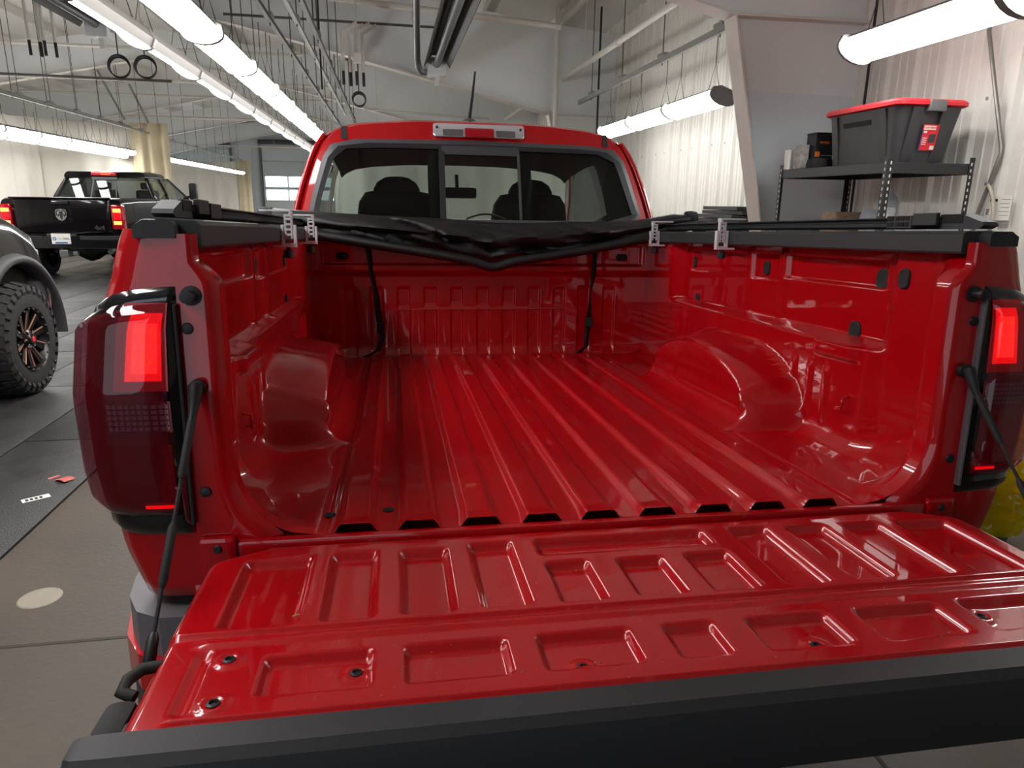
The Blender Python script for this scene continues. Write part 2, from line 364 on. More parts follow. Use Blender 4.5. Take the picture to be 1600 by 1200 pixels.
# ------------------------------------------------------------------ strip lights
SEG = 1.22
NTH = ['first', 'second', 'third', 'fourth', 'fifth', 'sixth', 'seventh', 'eighth', 'ninth', 'tenth', 'eleventh', 'twelfth', 'thirteenth', 'fourteenth', 'fifteenth', 'sixteenth', 'seventeenth', 'eighteenth', 'nineteenth', 'twentieth'] + ['farthest'] * 20
def make_fixture(shroud):
    r = empty('strip_light'); a = [math.pi * k / 8 for k in range(9)]
    if shroud:
        MB().prism([(-.122, -.01), (-.112, .05), (-.05, .085), (.05, .085), (.112, .05), (.122, -.01)], 'Y', .012, SEG - .012).build('housing', 'fixture_grey', r)
        MB().prism([(-.112 * math.cos(t), -.01 - .03 * math.sin(t)) for t in a], 'Y', .02, SEG - .02).build('diffuser', 'diffuser', r, 40)
    else:
        MB().prism([(-.09, .045), (-.08, .07), (-.05, .085), (.05, .085), (.08, .07), (.09, .045)], 'Y', .012, SEG - .012).build('housing', 'fixture_grey', r)
        MB().prism([(-.118 * math.cos(t), -.055 * math.sin(t)) for t in a] + [(.115, .018), (.09, .046), (-.09, .046), (-.115, .018)], 'Y', .02, SEG - .02).build('diffuser', 'diffuser', r, 40)
    for y in (0, SEG - .024): MB().prism([(-.130 * math.cos(t), -.067 * math.sin(t)) for t in a] + [(.122, .052), (.055, .090), (-.055, .090), (-.122, .052)], 'Y', y, y + .024).build('end_cap', 'diffuser_joint', r)
    for y in (.2, SEG - .2):
        m = MB(); m.tube([(-.06, y, .06), (0, y, .32), (.06, y, .06)], .004, 5); m.tube([(0, y, .32), (0, y, .56)], .004, 5); m.build('chain', 'wire', r)
    return r
FX = {}
def fixture(x, y, z, label, group, tilt=0., shroud=False):
    if shroud not in FX: FX[shroud] = o = make_fixture(shroud)
    else: o = copy_tree(FX[shroud])
    o.location = (x, y, z); o.rotation_euler = (0, tilt, 0); tag(o, label, 'light', group)
    for ch in o.children:
        if ch.name.startswith('chain'): ch.rotation_euler = (0, -tilt, 0)
    return o
for k in range(-3, 26): fixture(-1.53, 4.02 - SEG + SEG * k, 2.50, ('white strip light in the bright row, %s from the top of the picture' % NTH[k] if 0 <= k < 10 else 'white strip light of the bright row outside the picture or hidden by the cab'), 'bright overhead row above the red truck')
for k in range(-3, 26): fixture(-1.99, 4.18 - SEG + SEG * k, 2.50, ('strip light with dark tilted housing left of the bright row, %s from the top' % NTH[k] if 0 <= k < 12 else 'dark tilted strip light outside the picture or hidden by the cab'), 'tilted overhead row', .55, True)
for k in [q for q in range(19) if q not in (9, 8)]: fixture(-6.5, 8.2 + SEG * k, 2.50, ('strip light over the black pickup, %s of the left row counted from the viewer' % NTH[k]), 'left row over the black pickup')
for k in range(9): fixture(-7.15, 8.4 + SEG * k, 2.50, ('thin strip light before the white curtain, %s of the outer row from the viewer' % NTH[k]), 'outer left row', .25)
for k, lb in enumerate(('strip light nearest the steel column in the short row by the ribbed wall', 'middle strip light of the short row by the ribbed wall', 'strip light of the short wall row that meets the red cab roof')): fixture(2.65, 5.25 + SEG * k, 2.42, lb, 'short row by the ribbed wall', .35)
for k, lb in enumerate(('large bright strip light at the upper right above the storage tote', 'strip light continuing the upper right row towards the viewer')): fixture(2.55, 3.22 - SEG * (k + 1), 2.42, lb, 'upper right row', .35)
for k in range(16): fixture(-11.5, 6 + 1.9 * k, 2.50, 'unseen strip light added behind the white curtain to brighten the roof', 'added row behind the curtain')  # unseen row, added to throw more light onto the ceiling
# ------------------------------------------------------------------ struts, rods, pipes, heaters, cable coils under the roof
def strut(p, q, rods, m, label, group, top=None, h=.042):
    r = empty('strut_rail', p, label=label, cat='rail', group=group)
    d = Vector(q) - Vector(p); L = d.length
    b = MB(); b.prism([(-.021, 0), (-.021, h), (-.010, h), (-.010, h - .006), (-.017, h - .006), (-.017, .004), (.017, .004), (.017, h - .006), (.010, h - .006), (.010, h), (.021, h), (.021, 0)], 'Y', 0, L)
    b.build('rail', m, r)
    for s in rods:
        x, y = p[0], p[1] + L * s; zt = (roofz(x) - .02) - p[2]
        MB().tube([(0, L * s, -.03), (0, L * s, zt)], .006, 5).build('hanger_rod', 'wire', r)
        MB().box((-.03, L * s - .09, h), (.03, L * s + .09, h + .035)).build('bracket', 'strut_grey', r)
    return r
ev = lambda n: [(k + .5) / n for k in range(n)]
strut((-1.42, 2.5, 3.06), (-1.42, 16, 3.06), ev(9), 'strut_dark', 'dark strut rail above the bright strip light row', 'ceiling strut rails')
strut((-1.30, 2.6, 3.30), (-1.30, 16, 3.30), ev(7), 'strut_grey', 'thin grey strut rail higher beside the bright strip light row', 'ceiling strut rails')
strut((-1.05, 3, 3.06), (-1.05, 15.5, 3.06), ev(8), 'strut_dark', 'dark strut rail nearest the red cab on the left', 'ceiling strut rails')
strut((-2.1, 3, 3.06), (-2.1, 16, 3.06), ev(9), 'strut_dark', 'dark strut rail above the tilted strip light row', 'ceiling strut rails')
strut((-6.45, 8, 3.05), (-6.45, 19.3, 3.05), ev(9), 'strut_grey', 'lower grey strut rail above the left strip light row', 'ceiling strut rails')
strut((-6.9, 8, 3.2), (-6.9, 19.3, 3.2), ev(9), 'strut_grey', 'upper grey strut rail above the left strip light row', 'ceiling strut rails')
strut((-6.6, 20, 3.05), (-6.6, 32, 3.05), ev(9), 'strut_grey', 'far grey strut rail above the distant strip lights', 'ceiling strut rails')
strut((2.55, -.2, 2.982), (2.55, 3.3, 2.982), ev(3), 'strut_grey', 'grey strut rail over the upper right strip light', 'ceiling strut rails')
strut((-11.5, 5.5, 3.062), (-11.5, 36.5, 3.062), ev(12), 'strut_grey', 'grey strut rail over the added strip lights behind the white curtain', 'ceiling strut rails')
strut((2.65, 4.7, 2.982), (2.65, 10.4, 2.982), ev(4), 'strut_grey', 'grey strut rail along the ribbed wall above the short light row', 'ceiling strut rails', h=.06)
def pipe(path, r, m, label, nm='pipe', cat='pipe', group='ceiling pipes', n=10, hang=(), flanges=()):
    root = empty(nm, path[0], label=label, cat=cat, group=group); o_ = Vector(path[0])
    MB().tube([Vector(p) - o_ for p in path], r, n).build('tube', m, root, 60)
    for p in flanges: MB().lathe([(-.03, r * 1.35), (.03, r * 1.35)], Vector(p) - o_, 'Y', 12).build('coupling', m, root)
    for p in hang: MB().tube([Vector(p) - o_, Vector((p[0], p[1], roofz(p[0]) - .02)) - o_], .007, 5).build('hanger_rod', 'pipe_white', root)
    return root
pipe([(2.5, 5.2, 3.42), (2.5, 17, 3.42)], .038, 'pipe_white', 'white pipe running along the ribbed wall above the red cab', flanges=[(2.5, 8, 3.42), (2.5, 11.4, 3.42)], hang=[(2.5, 7.2, 3.42), (2.5, 9.6, 3.42), (2.5, 12, 3.42)])
pipe([(2.30, 10.55, 0), (2.30, 10.55, 4.4)], .04, 'pipe_white', 'white upright pipe standing at the far steel column', flanges=[])
pipe([(-3.5, 9.9, 4.35), (2.2, 9.9, 3.98)], .045, 'pipe_white', 'white sprinkler pipe crossing under the roof at the top')
pipe([(-2.6, 10.2, 3.98), (.35, 10.2, 3.95)], .018, 'strut_dark', 'black conduit crossing in front of the white rafter')
pipe([(-.9, 16.9, 3.55), (2.1, 16.9, 3.42)], .025, 'pipe_white', 'thin white pipe crossing behind the antenna', hang=[(-.6, 16.9, 3.54), (1.8, 16.9, 3.43)])
pipe([(-14, 12.2, 3.42), (-3.9, 12.2, 3.35)], .022, 'strut_dark', 'long black rod crossing above the black pickup')
pipe([(-12, 17.2, 4.05), (-1.5, 17.2, 4.05)], .035, 'pipe_white', 'white pipe crossing the roof over the left bay')
pipe([(-14, 24.2, 3.95), (-1.2, 24.2, 3.95)], .04, 'pipe_white', 'far white pipe crossing the roof over the curtains')
pipe([(-9, 34, 3.75), (-2.5, 34, 3.75)], .035, 'pipe_white', 'distant white pipe before the overhead doors', hang=[(-8, 34, 3.75), (-5.5, 34, 3.75), (-3, 34, 3.75)])
pipe([(-11.5, 14.5, 4.25), (-2, 14.5, 4.25)], .03, 'pipe_white', 'white pipe just below the purlins over the left bay')
pipe([(-11.5, 21, 4.2), (-1, 21, 4.2)], .03, 'pipe_white', 'middle white pipe below the purlins beyond the left bay')
pipe([(2.9, 10.2, 2.0), (2.9, 10.2, 4.36)], .016, 'ink', 'black cable drop hanging by the ribbed wall', 'cable', 'cable')
pipe([(-1.22, 9.2, 2.9), (-1.22, 9.2, 4.8)], .012, 'ink', 'black cord dropping beside the bright strip light row', 'cable', 'cable')
def brace(x, y, z0, z1, dx, label):
    pipe([(x, y, z0), (x + dx, y, z1)], .03, 'strut_grey', label, 'brace', 'brace', 'galvanised braces', 6)
brace(-7.4, 19.0, 4.5, 3.35, .5, 'galvanised diagonal brace above the curtain corner'); brace(-6.7, 19.0, 4.2, 3.3, .35, 'short galvanised brace right of the curtain corner')
def heater(x, z, y0, y1, label, elbow=True):
    r = empty('tube_heater', (x, y1, z), label=label, cat='heater', group='tube heaters')
    L = y0 - y1
    MB().prism([(-.20, -.02), (-.19, -.02), (-.07, .15), (.07, .15), (.19, -.02), (.20, -.02), (.08, .17), (-.08, .17)], 'Y', L, -.12).build('reflector', 'strut_dark', r)
    for dx in (-.0,): MB().tube([(dx, L, .03), (dx, -.1, .03)], .055, 12).build('burner_tube', 'galv', r, 60)
    MB().box((-.14, -.12, -.13), (.14, .16, .13), .01).build('burner_box', 'frame_white', r)
    MB().box((-.02, .0, -.26), (.05, .05, -.12), .01).build('gas_valve', 'pipe_white', r)
    for y in (L * .3, L * .7): MB().tube([(-.1, y, .15), (0, y, .5), (.1, y, .15)], .004, 5).build('chain', 'wire', r)
    if elbow:
        MB().tube([(-.12, .02, -.06), (-.22, .0, -.07), (-.27, -.06, -.02), (-.3, -.2, .08), (-.34, L * .3, .30), (-.4, L * .7, .55)], .05, 12).build('intake_duct', 'steel', r, 60)
    return r
heater(.40, 3.46, 6.6, 10.55, 'dark tube heater with shiny intake duct over the red cab')
heater(-4.25, 3.72, 6.5, 10.2, 'dark tube heater in the upper left corner', False)
def coil(x, y, z, label, r=.13, hang=.25):
    c = empty('cable_coil', (x, y, z), label=label, cat='cable', group='hanging cable coils'); m = MB()
    for k in range(3): m.tube([(r * (1 - .04 * k) * math.cos(t), .012 * k, r * (1 - .04 * k) * math.sin(t) - .01 * k) for t in np.linspace(0, 2 * math.pi, 25)], .008, 6)
    m.build('loop', 'ink', c, 60); MB().tube([(0, .01, r), (0, .01, r + hang)], .008, 6).build('hook', 'ink', c)
    MB().box((-.05, -.03, r + hang), (.05, .05, r + hang + .14), .01).build('outlet_box', 'pipe_white', c); MB().tube([(0, .01, r + hang + .1), (0, .01, roofz(x) - z)], .012, 6).build('drop_conduit', 'pipe_white', c); return c
coil(-3.66, 9.0, 3.06, 'left of two black cable coils hanging together under the roof'); coil(-3.36, 9.03, 3.07, 'right of two black cable coils hanging together under the roof')
coil(-.74, 9.2, 2.80, 'single small black cable coil hanging left of the antenna', .09, .35)
def drops(x, y, z, label):
    c = empty('pipe_cluster', (x, y, z), label=label, cat='pipe', group='capped pipe clusters')
    for k in range(4):
        MB().tube([(.09 * k, .1 * (k % 2), 0), (.09 * k, .1 * (k % 2), .5), (.09 * k + .2, .1 * (k % 2), .62)], .022, 8).build('tube', 'pipe_white', c, 60)
        MB().tube([(.09 * k, .1 * (k % 2), -.18), (.09 * k, .1 * (k % 2), 0)], .02, 8).build('black_end', 'ink', c)
    MB().tube([(.2, 0, .6), (.2, 0, roofz(x + .2) - z - .005)], .01, 6).build('drop_rod', 'pipe_white', c)
    return c
drops(-4.9, 9.6, 3.42, 'cluster of capped pipe drops at the upper left'); drops(-.95, 9.55, 3.2, 'cluster of capped pipe drops beside the bright light row')
# ------------------------------------------------------------------ the red pickup (local frame: x right, y forward, z up; bed edge at y=0)
TM = Matrix(((1.0, .0059, .0070, .0051), (-.0062, .9991, .0429, -.0315), (-.0067, -.0429, .9991, .0350), (0, 0, 0, 1)))
TINV = TM.inverted()
def troot(name, **kw):
    o = empty(name, **kw); o.matrix_world = TM; return o
F = .86
truck = troot('pickup_truck', label='red pickup truck with its tailgate down and ribbed cargo bed', cat='truck')
# bed floor with nine raised ribs
RP = .1143; RC = [(k - 4) * RP - .012 for k in range(9)]
def floorz(x, y):
    z = np.zeros_like(x)
    for c in RC:
        d = np.abs(x - c); wtop = .021 + .004 * ss(.06, .0, y); wb = wtop + .016
        z = np.maximum(z, (.014 + .004 * ss(.04, 0, y)) * ss(wb, wtop, d))
    z *= ss(1.86, 1.80, y); z += .012 * ss(1.78, 1.85, y) * 0
    z -= .003 * ss(.006, .001, np.abs(np.abs(x) - .525))
    return F + z
xs = np.unique(np.concatenate([np.linspace(-.74, .74, 60)] + [c + np.array([-.043, -.038, -.034, -.030, -.026, -.022, -.018, -.01, 0, .01, .018, .022, .026, .030, .034, .038, .043]) for c in RC] + [np.array([s * (.525 + d) for d in (-.006, -.002, .002, .006)]) for s in (-1, 1)]))
ys = np.concatenate([np.linspace(-.004, .06, 8), np.linspace(.1, 1.78, 20), np.linspace(1.80, 1.87, 6)])
Xg, Yg = np.meshgrid(xs, ys)
fl = MB().grid(Xg, Yg, floorz(Xg, Yg)).build('bed_floor', 'bed_paint', truck, 180)
MB().box((-.66, -.012, F - .055), (.66, .4, F - .014)).build('floor_sill', 'bed_paint', truck)
MB().box((-.67, -.024, F - .055), (.67, -.003, F + .004), .008).build('rear_sill', 'bed_paint', truck, 40)
for x, y in ((-.412, .096), (-.522, .086)): MB().lathe([(0, .011), (.0015, .011)], (x, y, F + .0), 'Z', 12).build('drain_hole', 'dark', fl)
# front wall of the bed
def bulk_y(x, z):
    y = np.full_like(x, 1.85)
    y -= .035 * ss(1.205, 1.235, z)                                                          # upper ledge stands proud
    inb = ss(.70, .68, np.abs(x)) * ss(1.255, 1.262, z) * ss(1.345, 1.338, z); y += .012 * inb   # shallow upper panel
    for k in range(-5, 6):
        c = k * RP - .012; m = ss(.030, .022, np.abs(x - c)) * ss(1.165, 1.15, z) * (ss(.862, .875, z)); y += .007 * m
    y -= .03 * ss(.905, .862, z) * .6
    return y
xs2 = np.unique(np.concatenate([np.linspace(-.76, .76, 40)] + [k * RP - .012 + s * np.linspace(.020, .032, 5) for k in range(-5, 6) for s in (-1, 1)] + [s * np.linspace(.678, .702, 5) for s in (-1, 1)]))
zs2 = np.unique(np.concatenate([np.linspace(F - .01, 1.40, 40), np.linspace(1.2, 1.27, 18), np.linspace(1.145, 1.17, 6), np.linspace(1.335, 1.348, 5)]))
Xg, Zg = np.meshgrid(xs2, zs2)
bh = MB().grid(Xg, bulk_y(Xg, Zg), Zg, True).build('bed_front_wall', 'red_paint', truck, 180)
def oval(parent, c, ax, w_, h_, t, name='plug', m='black_rubber', s=1):
    lp = rect_loop(-w_ / 2, w_ / 2, -h_ / 2, h_ / 2, min(w_, h_) * .42, 5); rings = []
    for off, sc_ in ((0, 1.), (t * .7, 1.), (t, .86), (t * .7, .45)):
        rings.append([(c[0] + a * sc_, c[1] - off, c[2] + b * sc_) if ax == 'Y' else (c[0] - s * off, c[1] + a * sc_, c[2] + b * sc_) for a, b in lp])
    return MB().loft(rings).build(name, m, parent, 40)
for s in (-1, 1): oval(bh, (s * .605, 1.828, 1.292), 'Y', .052, .032, .006)
# side walls of the bed with wheel housings
def wall_x(y, z):
    y = np.asarray(y, float); z = np.asarray(z, float)
    lo, hi = .722, .772
    X = lo + (hi - lo) * ss(1.125, 1.15, z)
    X += .010 * ss(.30, .33, y) * ss(.755, .735, y) * ss(1.268, 1.276, z) * ss(1.345, 1.335, z)
    X += .010 * ss(.99, 1.01, y) * ss(1.46, 1.44, y) * ss(1.255, 1.262, z) * ss(1.345, 1.335, z)
    X += .010 * ss(.79, .81, y) * ss(.96, .94, y) * ss(1.255, 1.262, z) * ss(1.345, 1.335, z)
    for c in (.765, .975): X -= .012 * ss(.028, .012, np.abs(y - c)) * ss(1.13, 1.16, z) * ss(1.36, 1.34, z)
    X -= .020 * ss(.30, .33, y) * ss(.50, .47, y) * ss(1.085, 1.10, z) * ss(1.145, 1.125, z)
    for c in (.585, .505, .43): X -= .009 * ss(.017, .006, np.abs(y - c)) * ss(.90, .93, z) * ss(1.065, 1.05, z)
    for c in (1.36, 1.44): X -= .007 * ss(.016, .006, np.abs(y - c)) * ss(.90, .93, z) * ss(1.10, 1.08, z)
    k = ss(.235, .295, y); X = .742 * (1 - k) + X * k
    k = ss(1.48, 1.56, y); X = X * (1 - k) + .728 * k
    q = (np.abs(y - .93) / .43) ** 2.5 + (np.maximum(z - F, 0) / .218) ** 2.3
    X -= .152 * ss(0., .34, 1 - q) ** .8
    X -= .072 * ss(.125, .03, y) * ss(1.385, 1.30, z)
    r = .065 + .07 * ss(.3, .06, y); t = np.clip((r - (z - F)) / r, 0, 1); X -= r * (1 - np.sqrt(np.clip(1 - t * t, 0, 1))) * (.95)
    return X
ysw = np.unique(np.concatenate([np.linspace(0, 1.87, 120), np.linspace(.0, .32, 40), np.linspace(.41, .62, 40), np.linspace(.73, .82, 16), np.linspace(.94, 1.02, 16), np.linspace(1.3, 1.5, 30)]))
zsw = np.unique(np.concatenate([np.linspace(F, 1.40, 60), np.linspace(F, F + .14, 24), np.linspace(1.08, 1.16, 22), np.linspace(1.25, 1.28, 10), np.linspace(1.33, 1.35, 6)]))
Yw, Zw = np.meshgrid(ysw, zsw); Xw = wall_x(Yw, Zw)
sides = {}
def pillar_xi(z): return float(wall_x(0., z))
for s, nm in ((-1, 'l'), (1, 'r')):
    sd = MB().grid(s * Xw, Yw, Zw, s > 0).build('bed_side_wall', 'red_paint', truck, 180); sides[s] = sd
    for (y, z, w_, h_, dx) in ((1.44, 1.289, .036, .042, .782), (.885, 1.293, .036, .046, .782), (.335, 1.293, .046, .052, .768), (.212, 1.302, .034, .046, .742), (1.37, 1.152, .03, .042, .772), (.405, 1.158, .044, .05, .772)):
        oval(sd, (s * (float(wall_x(y, z)) + .002), y, z), 'X', w_, h_, .008, s=s)
    # tie-down loop
    c = (s * float(wall_x(.35, .985)), .35, .985)
    MB().tube([(c[0], .33 + .02 * 0, 1.005), (c[0] - s * .018, .33, 1.0), (c[0] - s * .018, .33, .972), (c[0] - s * .018, .355, .968), (c[0], .36, .968)], .004, 6).build('tie_down', 'red_paint', sd, 60)
    # end pillar face
    zz = np.linspace(.79, 1.385, 40); xi = np.array([wall_x(0., max(z, F + .012)) for z in zz]); uu = np.linspace(0, 1, 10)
    xi = np.minimum(xi, .70)
    U = np.array([[x + (.742 - x) * u for u in uu] for x in xi]); YY = np.array([[-.016 * min(1, math.sqrt(u / .25)) for u in uu] for x in xi]); ZZ = np.repeat(zz[:, None], 10, 1)
    pl = MB().grid(s * U, YY, ZZ, s < 0).build('end_pillar', 'red_paint', truck, 180)
    # latch striker: washer, shank, head
    MB().lathe([(0, .016), (.004, .016), (.005, .009), (.020, .008), (.021, .0105), (.030, .0105), (.031, .004)], (s * .712, -.016, 1.288), 'Y', 16, -1).build('latch_striker', 'black_metal', pl, 40)
    for z in (1.235, .955): MB().lathe([(0, .010), (.003, .009), (.004, .004)], (s * (.722 if z > 1 else .715), -.016, z), 'Y', 12, -1).build('screw', 'black_metal', pl, 40)
    MB().box((s * .70 - .03, -.03, .80), (s * .70 + .03, -.012, .875), .008).build('hinge_plate', 'red_paint', pl)
    MB().lathe([(0, .008), (.003, .006)], (s * .70, -.03, .855), 'Y', 10, -1).build('screw', 'black_metal', pl)
# ---- outer rear corners and bed sides
ZQ = [.55, .66, .77, .85, 1.0, 1.12, 1.24, 1.305, 1.36, 1.392]; XQ = [.79, .82, .845, .872, .893, .897, .880, .852, .838, .825]
CURVE_Y = np.array([-.014, -.014, -.012, -.004, .016, .05, .10, .20, .5, .92, 1.4, 1.88])
CURVE_D = np.array([None, -.10, -.055, -.028, -.010, -.001, .004, .012, .03, .042, .035, .02], dtype=object)
def corner_pt(i, z):
    xo = float(np.interp(z, ZQ, XQ))
    x = .735 if i == 0 else xo + CURVE_D[i]
    if i == 1: x = max(x, .745)
    return x, float(CURVE_Y[i])
def corner_at(t, z, off=0.):
    """t along the horizontal section (0 inner edge .. 11 front of bed), offset outwards"""
    i = min(int(t), 10); f = t - i
    a = corner_pt(i, z); b = corner_pt(i + 1, z); x = a[0] + (b[0] - a[0]) * f; y = a[1] + (b[1] - a[1]) * f
    i0 = max(0., t - .7); i1 = min(10.999, t + .7)
    if off:
        p = corner_at(i0, z); q = corner_at(i1, z); dx, dy = q[0] - p[0], q[1] - p[1]; l = math.hypot(dx, dy) or 1
        x += off * dy / l; y -= off * dx / l
    return x, y
tq = np.concatenate([np.linspace(0, 7, 29), np.array([7.5, 8, 8.5, 9, 9.5, 10, 10.5, 10.999])])
zq = np.linspace(.56, 1.392, 34)
for s in (-1, 1):
    G = np.array([[corner_at(t, z) for t in tq] for z in zq]); Zq = np.repeat(zq[:, None], len(tq), 1).copy()
    arch = np.clip(.43 ** 2 - (G[..., 1] - .93) ** 2, 0, None) ** .5 + .38; side = (G[..., 1] > .3)
    Zq = np.where(side, np.maximum(Zq, np.minimum(arch, 1.2)), Zq)
    Zq = np.where(G[..., 1] < .13, np.maximum(Zq, .765 - .15 * np.clip(G[..., 1] - .02, 0, 1)), Zq)
    MB().grid(s * G[..., 0], G[..., 1], Zq, s < 0).build('bed_outer_panel', 'red_paint', truck, 180)
    # rail cap: flat top and inner lip
    yy = np.concatenate([[-.020, -.012, .0, .008, .012], np.linspace(.06, 1.87, 26)])
    prof = [(.700, 1.362), (.697, 1.366), (.697, 1.400), (.703, 1.407), (.80, 1.410)]
    m = MB(); rings = []
    for y in yy:
        xo = corner_at(4. if y < .03 else 6.9, 1.39)[0] - (.03 if y < .03 else .03) + (.045 * min(1, y) if y > .03 else 0)
        lip = y > .01
        pp = [(.700, 1.3625), (.697, 1.3665), (.697, 1.399), (.703, 1.406), (xo - .01, 1.408), (xo + .004, 1.398), (xo + .004, 1.378), (.74, 1.378), (.715, 1.3625)] if lip else [(.728, 1.378), (.728, 1.39), (.728, 1.399), (.735, 1.406), (xo - .012, 1.406), (xo + .004, 1.396), (xo + .004, 1.378), (.76, 1.378), (.74, 1.378)]
        rings.append([(s * a, y, b) for a, b in pp])
    MB().loft(rings).build('rail_cap', 'black_plastic', truck, 35)
    # ---- tail lamp
    tl = empty('tail_lamp'); tl.parent = truck
    z_top = lambda t: 1.303 - .0015 * t ** 2 - .004 * max(0, t - 4.5) ** 2
    z_bot = lambda t: .882 + .0005 * t ** 2 + .0035 * max(0, t - 3) ** 2
    T1 = 6.9
    def shell(t0, t1, za, zb, off, edge=.02, nt=26, nz=34, wrap=True):
        tt = np.linspace(t0, t1, nt); V = np.linspace(0, 1, nz); P = np.zeros((nz, nt, 3))
        for j, t in enumerate(tt):
            a, b = za(t), zb(t)
            for i, v_ in enumerate(V):
                z = b + (a - b) * v_
                d = min((a - b) * v_, (a - b) * (1 - v_), .055 * (t - t0) + (0 if wrap else 1), .055 * (t1 - t) + (0 if wrap else 1)); o_ = off * math.sqrt(min(1, max(0, d) / edge)) if edge else off
                x, y = corner_at(t, z, max(o_, .002)); P[i, j] = (s * x, y, z)
        return MB().grid(P[..., 0], P[..., 1], P[..., 2], s < 0)
    shell(0, T1, z_top, z_bot, .010, .012).build('bezel', 'black_gloss', tl, 180)
    shell(.30, T1 - .25, lambda t: z_top(t) - .022, lambda t: z_bot(t) + .034, .0125, .006).build('reflector_housing', 'lamp_housing', tl, 180)
    gl_ = MB()
    shell(.22, T1 - .15, lambda t: z_top(t) - .016, lambda t: z_bot(t) + .030, .030, .03).build('lens', 'lens_smoke', tl, 180)
    box = lambda t0, t1, a, b, o_: shell(t0, t1, lambda t: b, lambda t: a, o_, 0, 8, 8)
    box(.35, 1.95, 1.135, 1.278, .0150).build('brake_glow', 'lamp_red_dim', tl, 180)  # dim outer shell, paints the soft spread of glow around the brake light
    box(.50, 1.60, 1.152, 1.262, .0165).build('brake_light', 'lamp_red', tl, 180)
    box(.62, 1.40, 1.165, 1.245, .0178).build('brake_core', 'lamp_red_core', tl, 180)
    for z in (1.18, 1.205, 1.23):
        for t in (.75, 1.0, 1.25): box(t, t + .10, z, z + .008, .0192).build('led', 'lamp_hot', tl, 180)
    box(.40, 2.6, .945, 1.045, .0150).build('lower_reflector', 'lamp_maroon', tl, 180)
    box(.55, 1.5, .934, .940, .0165).build('lower_bulb', 'lamp_red', tl, 180)
    box(.32, 2.7, 1.066, 1.118, .0150).build('reverse_light', 'lamp_housing', tl, 180)
    for k in range(5): box(.38, 2.3, 1.070 + .0092 * k, 1.0765 + .0092 * k, .0175).build('reverse_light_rib', 'lamp_clear', tl, 180)
    for k in range(9): box(.42 + .2 * k, .46 + .2 * k, 1.069, 1.116, .0185).build('reverse_light_bar', 'lamp_housing', tl, 180)
    MB().box((s * .735 - .004, -.030, .90), (s * .735 + .002, -.014, 1.275), .003).build('lamp_gasket', 'pad_grey' if s > 0 else 'black_rubber', tl)
    # ---- rear bumper corner: step pad, red skin, lower valance
    bp = empty('bumper_corner'); bp.parent = truck
    plan = lambda g: [(s * a, b) for a, b in [(.70, -.02 - g), (.755, -.05 - g), (.80, -.048 - g), (.845, -.02 - g * .8), (.878 + g * .6, .04 - g * .3), (.895 + g, .12), (.90 + g, .26), (.70, .26)]]
    MB().prism(plan(-.004), 'Z', .655, .742).build('step_pad', 'pad_grey', bp)
    hp = [(s * a, b) for a, b in [(.715, .10), (.80, .085), (.845, .11), (.86, .25), (.715, .25)]]
    MB().prism(hp, 'Z', .7421, .7425).build('step_pocket', 'black_rubber', bp)
    MB().prism(plan(.012), 'Z', .60, .668).build('bumper_skin', 'red_paint', bp)
    MB().prism(plan(.004), 'Z', .52, .60).build('valance', 'black_plastic', bp)
MB().box((-.72, -.06, .58), (.72, .2, .74), .02).build('bumper_bar', 'black_plastic', truck)
MB().box((-.68, .3, .46), (.68, 4.6, .80)).build('chassis', 'dark', truck)
# ---- tailgate, lying open
POCK = [(-.588, .050, -.285, -.085), (-.466, .034, -.285, -.075), (-.350, .036, -.283, -.080), (-.234, .034, -.280, -.068), (-.116, .033, -.282, -.158), (.010, .037, -.280, -.162), (.131, .036, -.282, -.158), (.254, .035, -.280, -.068), (.368, .036, -.278, -.075), (.482, .036, -.280, -.080), (.607, .048, -.285, -.085), (.005, .155, -.122, -.068)]
LOWP = [(-.497, .068), (-.319, .068), (-.142, .066), (.012, .037), (.163, .063), (.342, .068), (.515, .068)]
def gate_z(x, y):
    z = np.full_like(x, F - .004)
    def pocket(cx, hw, y0, y1, d, e=.014):
        dx = np.abs(x - cx) - hw; dy = np.maximum(y0 - y, y - y1); q = np.maximum(dx, dy); r = np.hypot(np.maximum(dx + .008, 0), np.maximum(dy + .008, 0)) - .008
        return d * ss(.004, -e, np.maximum(q, r))
    for (cx, hw, y0, y1) in POCK: z -= pocket(cx, hw + .003, y0 - .003, y1 + .003, .016, .009)
    z -= .006 * ss(-.297, -.306, y)                                   # lower half sits a little deeper
    z += .004 * ss(.011, .004, np.abs(y + .318)) * ss(.67, .64, np.abs(x))
    for (cx, hw) in LOWP: z -= pocket(cx, hw, -.436, -.358, .013, .008)
    for s in (-1, 1): z -= pocket(s * .645, .010, -.462, -.335, .007, .008)
    z -= .005 * ss(.010, .003, np.abs(y + .478)) * ss(.66, .64, np.abs(x))
    for bx, by in BOLTS: z += .0035 * ss(.022, .012, np.hypot(x - bx, y - by)) - .004 * ss(.011, .007, np.hypot(x - bx, y - by))
    return z
BOLTS = [(-.610, -.360), (-.609, -.447), (-.449, -.392), (-.157, -.423), (.176, -.421), (.467, -.387), (.625, -.36), (.624, -.447)]
yg = np.unique(np.concatenate([np.linspace(-.505, -.026, 115), np.linspace(-.30, -.27, 16), np.linspace(-.49, -.466, 12)])); ug = np.linspace(-1, 1, 420)
Ug, Yg = np.meshgrid(ug, yg); HW = .702 - .085 * ss(-.10, -.03, Yg) ** 1.5 - .012 * ss(-.49, -.505, Yg)
Xg = Ug * HW; Zg = gate_z(Xg, Yg)
edge = np.minimum((1 - np.abs(Ug)) * HW, np.minimum(-.026 - Yg, 9)); er = .016; ed = np.clip(er - edge, 0, er); Zg -= er - np.sqrt(er * er - ed * ed)
